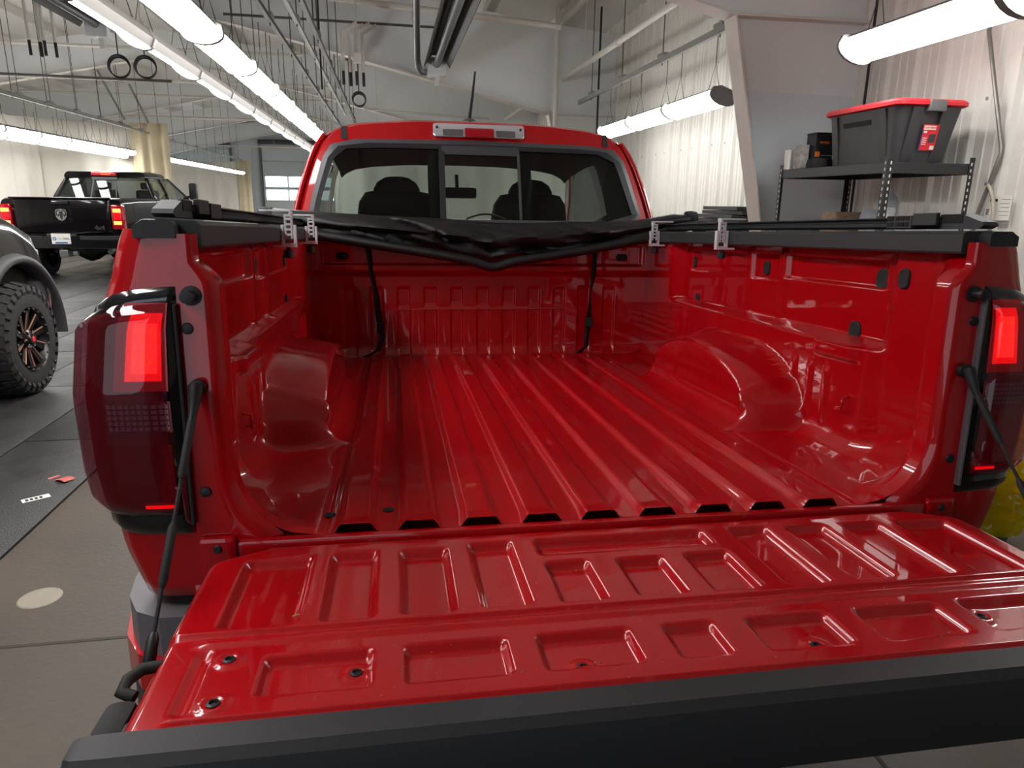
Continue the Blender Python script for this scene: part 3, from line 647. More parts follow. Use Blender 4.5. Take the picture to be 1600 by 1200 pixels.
gate = empty('tailgate'); gate.parent = truck
MB().grid(Xg, Yg, Zg).build('inner_panel', 'gate_paint', gate, 180)
rim = [(float(Xg[i, 0]), float(yg[i])) for i in range(len(yg))] + [(float(Xg[-1, j]), float(yg[-1])) for j in range(4, 420, 8)] + [(float(Xg[i, -1]), float(yg[i])) for i in range(len(yg) - 1, -1, -1)]
n = len(rim); zr = [float(Zg[i, 0]) for i in range(len(yg))] + [float(Zg[-1, j]) for j in range(4, 420, 8)] + [float(Zg[i, -1]) for i in range(len(yg) - 1, -1, -1)]
v = [(a, b, z) for (a, b), z in zip(rim, zr)] + [(a * .995, b, .795) for a, b in rim]
MB().add(v, [(i, i + 1, n + i + 1, n + i) for i in range(n - 1)] + [tuple(n + i for i in range(n))]).build('outer_shell', 'red_paint', gate, 40)
cap = [(-.494, .858), (-.497, .8625), (-.533, .8605), (-.543, .851), (-.553, .815), (-.550, .768), (-.530, .760), (-.496, .762)]
m = MB(); rings = []
for x, sh in ((-.738, .010), (-.728, .002), (-.70, 0), (-.3, 0), (0, 0), (.3, 0), (.70, 0), (.728, .002), (.738, .010)):
    rings.append([(x, a + (sh if a < -.52 else 0), b - (sh * .5 if b > .84 else 0)) for a, b in cap])
m.loft(rings); m.build('edge_cap', 'black_plastic', gate, 30)
for bx, by in BOLTS:
    z = float(gate_z(np.array([bx]), np.array([by]))[0]); bo = MB().lathe([(0, .0085), (.004, .008), (.005, .005), (.002, .004)], (bx, by, z - .001), 'Z', 14).build('bolt', 'black_metal', gate, 30)
# grit and a twig lying in the recesses
m = MB()
for k in range(260):
    x = rng.uniform(-.62, .64); y = rng.uniform(-.47, -.07); z = float(gate_z(np.array([x]), np.array([y]))[0]); q = rng.uniform(.0005, .0013)
    if float(gate_z(np.array([x]), np.array([y]))[0]) < F - .011 or rng.random() < .25: m.box((x, y, z), (x + q * 1.6, y + q, z + q))
tag(m.build('grit', 'dust_tan', gate), kind='stuff')
MB().tube([(-.545, -.262, F - .010), (-.538, -.259, F - .009), (-.529, -.260, F - .010)], .0016, 6).build('twig', 'dust_tan', gate)
for s in (-1, 1):
    h = empty('side_latch'); h.parent = gate
    MB().box((s * .70 - .012, -.485, .79), (s * .70 + .012, -.44, .835), .008).build('latch_block', 'black_plastic', gate)
    MB().tube([(s * .695, -.345, .842), (s * .718, -.35, .842), (s * .730, -.368, .84), (s * .732, -.385, .835), (s * .715, -.39, .83)], .008, 8).build('rubber_loop', 'black_rubber', gate, 60)
    MB().box((s * .722 - .02, -.47, .775), (s * .722 + .018, -.40, .838), .014).build('bumper_block', 'black_rubber', gate, 30)
    bpy.data.objects.remove(h)
    # support cable
    st = empty('support_cable'); st.parent = truck
    A = Vector((s * .712, -.026, 1.138)); B = Vector((s * .732, -.300, .805)); d = B - A
    L = lambda t: A + d * t
    MB().lathe([(.0, .014), (-.012, .014), (-.014, .007)], A + Vector((0, .010, 0)), 'Y', 14).build('anchor_bolt', 'black_metal', st, 40)
    MB().tube([A + Vector((0, -.006, .006)), L(.03) + Vector((0, -.006, 0)), L(.10), L(.14)], [.012, .011, .007, .006], 10).build('end_fitting', 'black_metal', st, 60)
    MB().tube([L(.12), L(.14), L(.34), L(.36)], [.005, .0065, .0065, .004], 8).build('sleeve', 'black_rubber', st, 60)
    MB().tube([L(.3), L(.95)], .003, 8).build('cable', 'black_rubber', st, 60)
    MB().tube([L(.52), L(.54), L(.72), L(.74)], [.004, .0065, .0065, .004], 8).build('sleeve', 'black_rubber', st, 60)
    MB().tube([L(.88), L(.90), L(.98), L(1.0)], [.005, .008, .009, .006], 8).build('end_fitting', 'black_metal', st, 60)
# ---- cab of the red pickup
def py(z): return 1.975 + (z - 1.44) * .36          # slope of the rear of the cab
OUT = [(.0, 1.888), (.30, 1.884), (.52, 1.868), (.62, 1.850), (.68, 1.822), (.715, 1.775), (.748, 1.70), (.785, 1.58), (.812, 1.47), (.825, 1.38), (.83, 1.25), (.82, 1.05), (.55, 1.05), (.25, 1.05), (.0, 1.05)]
def full(h): return h + [(-a, b) for a, b in reversed(h[1:-1])]
def resample(lp, c, n=72):
    P = np.array(lp); P2 = np.vstack([P, P[:1]]); out = []
    for k in range(n):
        a = 2 * math.pi * k / n + .0123; d = np.array([math.cos(a), math.sin(a)]); best = None
        for p, q in zip(P2[:-1], P2[1:]):
            e = q - p; M2 = np.array([[d[0], -e[0]], [d[1], -e[1]]]); det = np.linalg.det(M2)
            if abs(det) < 1e-12: continue
            t, u_ = np.linalg.solve(M2, p - np.array(c))
            if t > 0 and -1e-6 <= u_ <= 1 + 1e-6 and (best is None or t > best): best = t
        out.append((c[0] + d[0] * best, c[1] + d[1] * best))
    return out
WO = full([(0, 1.800), (.55, 1.793), (.635, 1.783), (.675, 1.755), (.695, 1.705), (.757, 1.475), (.755, 1.435), (.735, 1.425), (0, 1.425)])
WI = full([(0, 1.760), (.55, 1.757), (.61, 1.748), (.637, 1.725), (.652, 1.69), (.715, 1.475), (.712, 1.458), (.69, 1.450), (0, 1.450)])
CC = (0, 1.60); RO, RW, RI = resample(full(OUT), CC), resample(WO, CC), resample(WI, CC)
Y3 = lambda p, o=0.: (p[0], py(p[1]) + o + .10 * abs(p[0]) ** 3, p[1])
def ring(a, b, oa, ob):
    m_ = MB(); n_ = len(a); m_.add([Y3(p, oa) for p in a] + [Y3(p, ob) for p in b], [(i, (i + 1) % n_, n_ + (i + 1) % n_, n_ + i) for i in range(n_)]); return m_
def mid(a, b, t): return [(p[0] * (1 - t) + q[0] * t, p[1] * (1 - t) + q[1] * t) for p, q in zip(a, b)]
cab = empty('cab'); cab.parent = truck
OUTs = [(a * .965, (b - 1.6) * .975 + 1.6) for a, b in RO]
m = ring(OUTs, RW, .006, 0.); m.v += []; nn = len(RO)
m.add([Y3(p, .05) for p in RO] + [Y3(p, .006) for p in OUTs], [(i, (i + 1) % nn, nn + (i + 1) % nn, nn + i) for i in range(nn)])
m.build('rear_body', 'red_paint', cab, 50)
win = empty('rear_window'); win.parent = truck
m = ring(RW, mid(RW, RI, .5), -.002, -.014); nn = len(RW)
m.add([Y3(p, -.014) for p in mid(RW, RI, .5)] + [Y3(p, .004) for p in RI], [(i, (i + 1) % nn, nn + (i + 1) % nn, nn + i) for i in range(nn)]); m.build('window_frame', 'trim_grey', win, 40)
def pane(x0, x1, ztop, zbot, mt_, name='pane'):
    P = [q for q in RI]; xs_ = np.linspace(x0, x1, 14); g = []
    loop_t = lambda x: min(ztop, float(np.interp(abs(x), [0, .55, .61, .637, .652], [1.760, 1.757, 1.748, 1.725, 1.69])) if abs(x) <= .652 else float(np.interp(abs(x), [.652, .715], [1.69, 1.475])))
    V_ = np.linspace(0, 1, 6); P_ = np.array([[Y3((x, zbot + (loop_t(x) - zbot) * t), .012) for x in xs_] for t in V_]); MB().grid(P_[..., 0], P_[..., 1], P_[..., 2]).build(name, mt_, win, 180)
pane(-.714, -.172, 1.8, 1.452, 'tint_glass'); pane(-.172, .178, 1.735, 1.452, 'tint_glass'); pane(.178, .714, 1.8, 1.452, 'tint_glass')
for x in (-.172, .178):
    m = MB(); hw_ = .013 if x < 0 else .005; m.box((x - hw_, py(1.6) - .006, 1.45), (x + hw_, py(1.6) + .012, 1.762), .002); ob_ = m.build('divider', 'ink' if x < 0 else 'trim_grey', win)
    for v_ in ob_.data.vertices: v_.co.y = py(v_.co.z) + (.0 if v_.co.y < py(1.6) else .016)
m = MB(); m.box((-.172, py(1.75), 1.735), (.178, py(1.75) + .014, 1.775), .003).build('header', 'trim_grey', win)
# black-tinted glass borders
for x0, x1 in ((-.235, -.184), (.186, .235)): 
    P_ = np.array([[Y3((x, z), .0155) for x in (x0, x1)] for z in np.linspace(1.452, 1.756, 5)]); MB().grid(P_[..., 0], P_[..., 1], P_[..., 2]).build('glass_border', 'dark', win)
# roof panel
yr = [2.135, 2.16, 2.22, 2.4, 2.8, 3.15, 3.32]; P_ = []
xr = np.concatenate([np.linspace(-.70, -.5, 8), np.linspace(-.45, .45, 12), np.linspace(.5, .70, 8)])
zroof = lambda x: float(np.interp(abs(x), [0, .30, .52, .62, .68, .70], [1.888, 1.884, 1.868, 1.850, 1.822, 1.80]))
for y in yr: P_.append([(x, y + .10 * abs(x) ** 3, zroof(x) + {2.135: -.012, 2.16: .0, 2.22: .012, 2.4: .022, 2.8: .022, 3.15: .0, 3.32: -.03}[y]) for x in xr])
P_ = np.array(P_); MB().grid(P_[..., 0], P_[..., 1], P_[..., 2]).build('roof', 'red_paint', cab, 180)
P2 = P_.copy(); P2[..., 2] -= .06; MB().grid(P2[..., 0], P2[..., 1], P2[..., 2]).build('headliner', 'headliner', cab, 180)
for s in (-1, 1):
    m = MB(); m.add([], [])
    x = s * .595; seam = [(x + dx, 2.128 + dy, zroof(.595) + dz) for dx, dy, dz in ()]
    P_ = np.array([[(s * (.585 + .026 * u), yy_ + .10 * .6 ** 3 + dy_, zz_) for u in (0, 1)] for (yy_, zz_, dy_) in ((2.098, 1.79, -.002), (2.125, 1.835, -.004), (2.133, 1.847, -.004), (2.165, 1.8535, 0), (2.3, 1.870, 0), (2.8, 1.8755, 0), (3.2, 1.846, 0))])
    MB().grid(P_[..., 0], P_[..., 1], P_[..., 2] + .0015).build('roof_ditch_trim', 'black_plastic', cab, 180)
    # side structure: pillars, door lower, window line
    side = lambda z: float(np.interp(z, [1.05, 1.25, 1.38, 1.47, 1.58, 1.70, 1.775, 1.81, 1.848], [.83, .84, .832, .815, .788, .75, .717, .69, .655])) * s
    zz = np.linspace(.55, 1.44, 10); yy_ = np.linspace(1.95, 3.75, 8)
    G = np.array([[(s * (.86 if z < 1.2 else abs(side(max(z, 1.05)))) , y, z) for y in yy_] for z in zz]); MB().grid(G[..., 0], G[..., 1], G[..., 2]).build('door_panel', 'red_paint', cab, 180)
    def post(y0, y1, z0, z1, wd, nm, mm='red_paint'):
        ts = np.linspace(0, 1, 8); G = np.array([[(side(z0 + (z1 - z0) * t), y0 + (y1 - y0) * t + wd * u, z0 + (z1 - z0) * t) for u in (0, 1)] for t in ts]); ob_ = MB().grid(G[..., 0], G[..., 1], G[..., 2]).build(nm, mm, cab, 180)
        md = ob_.modifiers.new('thick', 'SOLIDIFY'); md.thickness = .02; md.offset = 0
    G = np.array([[(side(1.44 + .38 * t) * .95, a, 1.44 + .38 * t) for a in np.linspace(2.12 + .05 * t, 2.62, 5)] for t in np.linspace(0, 1, 5)]); MB().grid(G[..., 0], G[..., 1], G[..., 2]).build('interior_trim', 'interior', cab, 180)
    post(2.035, 2.165, 1.42, 1.815, .17, 'rear_pillar'); post(2.72, 2.74, 1.42, 1.81, .10, 'centre_pillar', 'black_plastic'); post(3.75, 3.2, 1.42, 1.81, .09, 'front_pillar')
    ts = np.linspace(0, 1, 6); G = np.array([[(side(1.44 + .36 * t) * .985, a, 1.44 + .36 * t) for a in np.linspace(2.2 + .05 * t, 3.7 - .5 * t, 6)] for t in ts]); MB().grid(G[..., 0], G[..., 1], G[..., 2]).build('side_glass', 'dark_glass', cab, 180)
G = np.array([[(x * (1 - .12 * t), 3.72 - .5 * t + .25 * (1 - (x / .78) ** 2) * .5, 1.40 + .43 * t) for x in np.linspace(-.78, .78, 12)] for t in np.linspace(0, 1, 6)]); MB().grid(G[..., 0], G[..., 1], G[..., 2]).build('windshield', 'clear_glass', cab, 180)
hood = []
for y, hw_, z in ((3.7, .80, 1.40), (3.9, .82, 1.37), (4.4, .82, 1.32), (4.85, .78, 1.22), (4.98, .70, 1.08), (5.0, .68, .75)):
    hood.append([(x * hw_, y - .12 * abs(x) ** 3, z - .05 * abs(x) ** 4) for x in np.linspace(-1, 1, 12)])
hood = np.array(hood); MB().grid(hood[..., 0], hood[..., 1], hood[..., 2]).build('hood', 'red_paint', cab, 180)
for s in (-1, 1):
    m = MB(); m.prism([(3.75, .6), (3.75, 1.38), (4.4, 1.30), (4.9, 1.18), (4.95, .7), (4.86, .7), (4.8, .9), (4.6, 1.05), (4.4, 1.05), (4.1, .9), (4.0, .6)], 'X', s * .80, s * .87); m.build('front_fender', 'red_paint', cab)
# inside the cab
MB().box((-.78, 3.25, 1.0), (.78, 3.7, 1.40), .05).build('dashboard', 'interior', cab)
MB().box((-.78, 2.0, .95), (.78, 3.3, 1.0)).build('cab_floor', 'interior', cab)
for s in (-1, 1):
    st = empty('front_seat'); st.parent = truck; cx = s * .37
    rings = []
    for z, w_, d_ in ((1.0, .25, .10), (1.2, .25, .10), (1.45, .22, .09), (1.55, .205, .08), (1.60, .17, .06), (1.615, .09, .03)):
        rings.append([(cx + w_ * math.copysign(abs(math.cos(a)) ** .6, math.cos(a)), 2.95 - (z - 1.) * .25 + d_ * math.copysign(abs(math.sin(a)) ** .6, math.sin(a)), z) for a in np.linspace(0, 2 * math.pi, 20, endpoint=False)])
    MB().loft(rings).build('seat_back', 'interior', st, 60)
    rings = []
    for z, w_, d_ in ((1.56, .09, .03), (1.585, .125, .05), (1.62, .125, .055), (1.655, .105, .05), (1.68, .065, .035), (1.686, .03, .01)):
        rings.append([(cx + w_ * math.copysign(abs(math.cos(a)) ** .7, math.cos(a)), 2.80 + d_ * math.copysign(abs(math.sin(a)) ** .7, math.sin(a)), z) for a in np.linspace(0, 2 * math.pi, 20, endpoint=False)])
    MB().loft(rings).build('headrest', 'interior', st, 60)
MB().box((-.12, 3.24, 1.60), (.12, 3.28, 1.665), .02).build('rear_view_mirror', 'interior', cab, 40); MB().tube([(0, 3.27, 1.64), (0, 3.32, 1.74)], .012, 8).build('mirror_stem', 'interior', cab)
MB().lathe([(0, .05), (-.012, .045), (-.016, .02)], (.02, 2.75, 1.825), 'Z', 16).build('dome_lamp', 'dome_light', cab)
MB().tube([(-.36 + .18 * math.cos(t), 3.16 + .05 * math.sin(t), 1.36 + .16 * math.sin(t)) for t in np.linspace(0, 2 * math.pi, 25)], .015, 8).build('steering_wheel', 'interior', cab, 60)
# third brake lamp
bl = empty('third_brake_lamp'); bl.parent = truck
def lampbox(x0, x1, z0, z1, y, d, m_, nm, r=.012):
    lp = rect_loop(x0, x1, z0, z1, r, 4); MB().loft([[(a, y + (b - z0) * .3, b) for a, b in lp], [(a, y - d * .8 + (b - z0) * .3, b) for a, b in lp], [((a - (x0 + x1) / 2) * .97 + (x0 + x1) / 2, y - d + (b - z0) * .3, (b - (z0 + z1) / 2) * .9 + (z0 + z1) / 2) for a, b in lp]]).build(nm, m_, bl, 40)
ZB0, ZB1 = 1.808, 1.872
lampbox(-.222, .222, ZB0 - .012, ZB1 + .006, 2.118, .012, 'red_paint', 'housing', .02)
lampbox(-.207, .207, ZB0 + .004, ZB1, 2.112, .018, 'lens_clear', 'clear_lens', .012)
lampbox(-.065, .068, ZB0 + .002, ZB1 - .018, 2.106, .018, 'lens_red', 'red_lens', .006)
for x0, x1 in ((-.165, -.075), (.078, .165)): lampbox(x0, x1, ZB0 + .010, ZB1 - .026, 2.108, .018, 'steel', 'cargo_light', .003)
for x in np.linspace(-.05, .05, 6): lampbox(x - .007, x + .007, ZB0 + .01, ZB1 - .026, 2.104, .0175, 'lamp_red_dim', 'led_cell', .003)
for x in (-.19, .19): MB().lathe([(0, .006), (-.004, .005)], (x, 2.103, 1.853), 'Y', 10).build('screw', 'ink', bl)
# antenna
an = empty('antenna'); an.parent = truck
rings = []
for z, w_, d_ in ((0, .052, .09), (.02, .048, .08), (.04, .038, .06), (.052, .024, .035), (.056, .01, .012)):
    rings.append([(w_ * math.cos(a), 2.55 + d_ * math.sin(a), 1.905 + z) for a in np.linspace(0, 2 * math.pi, 16, endpoint=False)])
MB().loft(rings).build('antenna_base', 'trim_grey', an, 60)
MB().tube([(.0, 2.54, 1.95), (.012, 2.50, 2.06), (.022, 2.47, 2.17)], [.009, .007, .005], 8).build('mast', 'black_rubber', an, 60)
# wheels (resting on the level floor)
def simple_wheel(root, c, R_, W_, s, m_='rim_black'):
    wl = empty('wheel'); wl.parent = root
    MB().lathe([(-W_ / 2, R_ * .62), (-W_ / 2, R_ * .93), (-W_ / 2 + .03, R_), (W_ / 2 - .03, R_), (W_ / 2, R_ * .93), (W_ / 2, R_ * .62)], c, 'X', 36, 1, False).build('tyre', 'tyre', wl, 40)
    MB().lathe([(W_ / 2 - .05, R_ * .15), (W_ / 2 - .02, R_ * .2), (W_ / 2 - .03, R_ * .55), (W_ / 2 - .005, R_ * .63), (-W_ / 2, R_ * .63)], c, 'X', 30, s, False).build('rim', m_, wl, 40)
    return wl
for s in (-1, 1):
    for y in (.93, 4.33):
        pz = TINV @ (TM @ Vector((s * .76, y, 0)) * 1.0); wz = (TM @ Vector((s * .76, y, 0))).z
        simple_wheel(truck, (s * .76, y, .372 - wz), .37, .25, s, 'galv')
# ------------------------------------------------------------------ rolled tonneau cover with side tracks, clamps and straps
cov = troot('tonneau_cover', label='black vinyl tonneau cover rolled up behind the red cab', cat='cover')
cx_ = np.array([-.865, -.80, -.72, -.60, -.48, -.30, -.18, -.06, .0, .06, .22, .36, .50, .63, .72, .80, .86])
ctop = np.array([1.478, 1.475, 1.470, 1.463, 1.458, 1.452, 1.448, 1.446, 1.445, 1.446, 1.444, 1.444, 1.446, 1.452, 1.468, 1.482, 1.480])
cbot = np.interp(cx_, [-.865, -.80, -.6, -.4, -.2, 0, .2, .4, .6, .72, .8, .86], [1.398, 1.390, 1.360, 1.330, 1.299, 1.264, 1.294, 1.326, 1.362, 1.395, 1.420, 1.428])
U = np.linspace(-.865, .86, 120); nv = 40; P_ = np.zeros((len(U), nv, 3))
for i, x in enumerate(U):
    zt, zb = float(np.interp(x, cx_, ctop)), float(np.interp(x, cx_, cbot)); h_ = (zt - zb) / 2; zc = (zt + zb) / 2
    dp = .055 + .04 * float(ss(.85, .3, abs(x)))
    fold = float(ss(.80, .35, abs(x)))
    for j in range(nv):
        a = 2 * math.pi * j / nv; ca, sa = math.cos(a), math.sin(a)
        y = 1.745 - dp * ca; z = zc + h_ * sa
        # front folds: an upper sheet lying over a lower roll
        fr = max(0., ca)
        y += fr * fold * (.028 * math.exp(-((sa + .28 + .25 * math.sin(x * 5)) / .13) ** 2) - .02 * math.exp(-((sa + .70) / .18) ** 2) - .02 * math.exp(-((sa - .15) / .25) ** 2))
        y += fr * fold * .014 * math.sin(9 * x + 3.2 * sa) * math.cos(4 * x - 2 * sa) + fr * fold * .008 * math.sin(23 * x + 7 * sa)
        y += fr * .03 * math.exp(-((x + .0) / .035) ** 2) * math.exp(-((sa + .35) / .3) ** 2)               # pinch in the middle
        y += fr * .022 * math.exp(-((x + .20 + .25 * (sa)) / .03) ** 2) * float(ss(-.4, .2, sa)); y += fr * .018 * math.exp(-((x - .42 + .2 * sa) / .03) ** 2) * float(ss(-.5, .1, sa))
        if sa > 0: z -= fold * .012 * max(0, math.sin(6 * x + 1)) * (1 - abs(ca))
        P_[i, j] = (x, y, z)
m = MB().grid(P_[..., 0], P_[..., 1], P_[..., 2], closed=True); n0 = nv
m.f += [tuple(range(nv))[::-1], tuple((len(U) - 1) * nv + k for k in range(nv))]; m.build('rolled_vinyl', 'vinyl', cov, 60)
path = [(x, 1.66 - .03 * math.cos(x * 1.6), float(np.interp(x, cx_, cbot)) + .004 - .012 * float(ss(.1, 0, abs(x)))) for x in np.linspace(-.86, .87, 60)]
MB().tube(path, .020, 12).build('lower_roll', 'vinyl', cov, 60)
MB().lathe([(0, .046), (.02, .048), (.05, .044), (.052, .02)], (-.86, 1.735, 1.436), 'X', 18, -1).build('end_plug', 'black_rubber', cov, 40)
MB().lathe([(0, .032), (.02, .034), (.045, .030), (.047, .01)], (.855, 1.735, 1.462), 'X', 14).build('end_plug', 'black_rubber', cov, 40)
MB().lathe([(0, .026), (.02, .028), (.045, .026), (.047, .01)], (.865, 1.665, 1.428), 'X', 14).build('end_plug', 'black_rubber', cov, 40)
MB().tube([(-.09 + .085 * t, 1.80, 1.448 + .022 * math.sin(math.pi * t / 2)) for t in np.linspace(0, 2, 12)], .004, 6).build('cord_loop', 'black_rubber', cov, 60)
for s in (-1, 1):
    tr = empty('side_track'); tr.parent = cov
    prof = [(.745, 1.411), (.738, 1.416), (.738, 1.424), (.752, 1.426), (.752, 1.432), (.740, 1.434), (.742, 1.437), (.765, 1.438), (.772, 1.43), (.772, 1.411)]
    MB().prism([(s * a, b) for a, b in prof], 'Y', .10, 1.80).build('rail', 'black_metal', tr)
    ec = [(.020, 1.411), (.008, 1.417), (.014, 1.424), (.065, 1.440), (.12, 1.440), (.12, 1.411)]
    MB().prism(ec, 'X', s * .735, s * .768).build('end_cap', 'black_plastic', tr)
    MB().box((s * .738 - .004, .062, 1.422), (s * .738 + .004, .12, 1.440)).build('slot', 'dark', tr)
    # latch block with open cells
    blk = empty('latch_block'); blk.parent = tr; blk.name = 'latch_carrier'; bpy.data.objects.remove(blk)
    m = MB(); m.box((s * .728 - .006, .19, 1.412), (s * .728 + .008, .27, 1.440), .002); m.box((s * .728 - .005, .12, 1.418), (s * .728 + .005, .19, 1.444), .002); m.build('latch_carrier', 'black_plastic', tr)
    for y, z in ((.198, 1.434), (.213, 1.434), (.228, 1.434), (.198, 1.421), (.213, 1.421), (.228, 1.421), (.247, 1.434), (.247, 1.421)): MB().box((s * .7215 - .0012, y, z - .0045), (s * .7215 + .0012, y + .011 + (.008 if y > .24 else 0), z + .0045), .001).build('cell', 'dark', tr)
    for y in ((.845, 1.385) if s < 0 else (1.005, 1.625)):
        cl = empty('rail_clamp'); cl.parent = cov
        m = MB(); x0 = s * .676
        def bar(x0_, x1_, z0_, z1_, yy0=-.009, yy1=.009): m.box((x0 + min(s * x0_, s * x1_), y + yy0, z0_), (x0 + max(s * x0_, s * x1_), y + yy1, z1_), .001)
        bar(-.020, -.013, 1.352, 1.408); bar(.013, .020, 1.352, 1.408); bar(-.011, -.006, 1.37, 1.432); bar(.006, .011, 1.37, 1.432)
        for z in (1.352, 1.378, 1.392, 1.406, 1.420, 1.430): bar(-.020 if z < 1.36 else -.011, .020 if z < 1.36 else .011, z, z + .006)
        m.build('upright', 'clamp_silver', cl)
        m = MB(); bar(-.02, .045, 1.347, 1.353); m.build('lower_jaw', 'clamp_silver', cl)
        m = MB(); bar(-.011, .075, 1.443, 1.448, -.014, -.008); bar(-.011, .075, 1.443, 1.448, .008, .014); bar(-.011, -.004, 1.436, 1.448, -.014, .014); bar(.05, .056, 1.443, 1.448, -.014, .014); m.build('upper_jaw', 'clamp_silver', cl)
        MB().lathe([(0, .005), (-.006, .006), (-.008, .013), (-.028, .013), (-.030, .006)], (x0 + s * .004, y, 1.347), 'Z', 12).build('clamp_knob', 'black_rubber', cl, 40)
def ribbon(pts, wd, m_, nm, parent):
    P = np.array(pts); G = np.array([[(p[0] - w_ * math.cos(p[3]) / 2, p[1] - w_ * math.sin(p[3]) / 2, p[2]) for w_ in (-wd, wd)] for p in P]); ob_ = MB().grid(G[..., 0], G[..., 1], G[..., 2]).build(nm, m_, parent, 180)
    md = ob_.modifiers.new('thick', 'SOLIDIFY'); md.thickness = .002; return ob_
ribbon([(-.498, 1.78, 1.34, .5), (-.490, 1.80, 1.24, .9), (-.470, 1.82, 1.12, .6), (-.462, 1.825, 1.03, .3), (-.455, 1.82, .98, .8), (-.452, 1.815, .94, .6), (-.47, 1.80, .895, .5), (-.52, 1.785, .872, .2)], .026, 'webbing', 'strap', cov)
ribbon([(.470, 1.78, 1.34, .4), (.469, 1.80, 1.22, .3), (.466, 1.82, 1.13, 1.2), (.462, 1.825, 1.02, .3), (.455, 1.82, .95, .2), (.450, 1.81, .90, .5), (.41, 1.79, .872, .3), (.36, 1.785, .870, .2)], .026, 'webbing', 'strap', cov)
MB().box((-.472, 1.806, .968), (-.438, 1.826, 1.012), .005).build('buckle', 'black_rubber', cov); MB().box((.445, 1.806, .985), (.478, 1.826, 1.03), .005).build('buckle', 'black_rubber', cov)
# ------------------------------------------------------------------ black pickup seen from behind (left bay)
ram = empty('pickup_truck', (-6.10, 12.75, 0), label='black pickup truck seen from behind with glowing red tail lights', cat='truck')
def sect(hw, z0, z1, y, r=.06, tumble=.0, n=5):
    """rounded body section, narrowing by tumble towards the top"""
    return [(a * (1 - tumble * (b - z0) / (z1 - z0)), y, b) for a, b in rect_loop(-hw, hw, z0, z1, r, n)]
MB().loft([sect(.98, .78, 1.42, .03, .10), sect(1.0, .72, 1.44, .12, .10), sect(1.01, .72, 1.45, .9, .08), sect(1.0, .72, 1.45, 1.98, .08)]).build('bed_body', 'black_paint', ram, 45)
tg_ = MB(); G = np.array([[(x, -.012 + .03 * ((z - 1.1) / .35) ** 2 + .02 * (x / .8) ** 4, z) for x in np.linspace(-.80, .80, 24)] for z in np.linspace(.82, 1.45, 14)])
tgo = tg_.grid(G[..., 0], G[..., 1], G[..., 2]).build('tailgate', 'black_paint', ram, 180); md = tgo.modifiers.new('thick', 'SOLIDIFY'); md.thickness = .05
MB().box((-.82, -.03, 1.425), (.82, .05, 1.455), .012).build('tailgate_spoiler', 'black_paint', ram, 40)
# round-shouldered chrome badge with a dark horned head on it
bd = empty('badge'); bd.parent = ram
shield = [(-.075, .085), (0, .095), (.075, .085), (.095, .04), (.085, -.04), (.05, -.09), (0, -.11), (-.05, -.09), (-.085, -.04), (-.095, .04)]
MB().prism([(a, 1.16 + b) for a, b in shield], 'Y', -.045, -.02).build('plate', 'chrome', bd)
for s in (-1, 1):
    MB().tube([(s * .012, -.048, 1.225), (s * .05, -.048, 1.235), (s * .078, -.048, 1.20), (s * .074, -.048, 1.15), (s * .05, -.048, 1.13), (s * .042, -.048, 1.165)], .009, 6).build('horn', 'ink', bd)
MB().prism([(-.03, 1.21), (.03, 1.21), (.022, 1.13), (.012, 1.075), (-.012, 1.075), (-.022, 1.13)], 'Y', -.05, -.044).build('head', 'ink', bd)
text('model_lettering', '4x4', .11, 'chrome', (.60, -.035, .93), (1, 0, 0), (0, 0, 1), ram, .004, .004)
MB().box((-.14, -.04, 1.33), (.14, -.012, 1.39), .01).build('tailgate_handle', 'black_gloss', ram)
for s in (-1, 1):
    tl = empty('tail_lamp'); tl.parent = ram
    MB().box((s * .905 - .095, -.03, .90), (s * .905 + .095, .16, 1.335), .03).build('lens', 'lens_red', tl, 40)
    for z in (1.20, .985): MB().box((s * .905 - .06, -.037, z), (s * .905 + .07, -.028, z + .065), .004).build('light_bar', 'lamp_amber', tl)
    MB().box((s * .905 - .05, -.0385, .995), (s * .905 + .06, -.036, 1.03), .001).build('turn_bar', 'lamp_amber', tl)
    MB().box((s * .905 - .05, -.035, 1.075), (s * .905 + .06, -.028, 1.185), .004).build('centre_cell', 'lamp_red', tl)
bmp = empty('rear_bumper'); bmp.parent = ram
MB().loft([sect(1.0, .56, .80, .12, .06), sect(.99, .56, .80, -.06, .06), sect(.94, .58, .79, -.17, .05)]).build('bumper_bar', 'black_gloss', bmp, 40)
for x0, x1 in ((-.95, -.30), (.30, .95)): MB().box((x0, -.185, .72), (x1, -.16, .795), .01).build('step_pad', 'black_rubber', bmp)
MB().box((-.24, -.16, .60), (.24, -.10, .83), .01).build('plate_recess', 'black_plastic', bmp)
lp_ = empty('licence_plate'); lp_.parent = ram
MB().box((-.155, -.185, .655), (.155, -.178, .835), .003).build('plate', 'paper_white', lp_)
MB().lathe([(0, .030), (.002, .030)], (-.105, -.186, .745), 'Y', 18, -1).build('round_mark', 'blue_print', lp_); MB().lathe([(0, .014), (.003, .014)], (-.105, -.186, .745), 'Y', 14, -1).build('mark_centre', 'paper_white', lp_)
text('plate_lettering', 'LUX', .042, 'box_grey', (-.02, -.186, .745), (1, 0, 0), (0, 0, 1), lp_, .001); text('plate_lettering', 'VARA', .042, 'ink', (.085, -.186, .745), (1, 0, 0), (0, 0, 1), lp_, .001, .001)
MB().box((-.10, -.188, .665), (.10, -.184, .69), .001).build('plate_band', 'blue_print', lp_)
MB().box((-.07, -.16, .42), (.07, .2, .55), .01).build('hitch_receiver', 'steel', ram); MB().box((.14, -.14, .45), (.22, -.05, .52), .01).build('trailer_socket', 'galv', ram)
rings = []
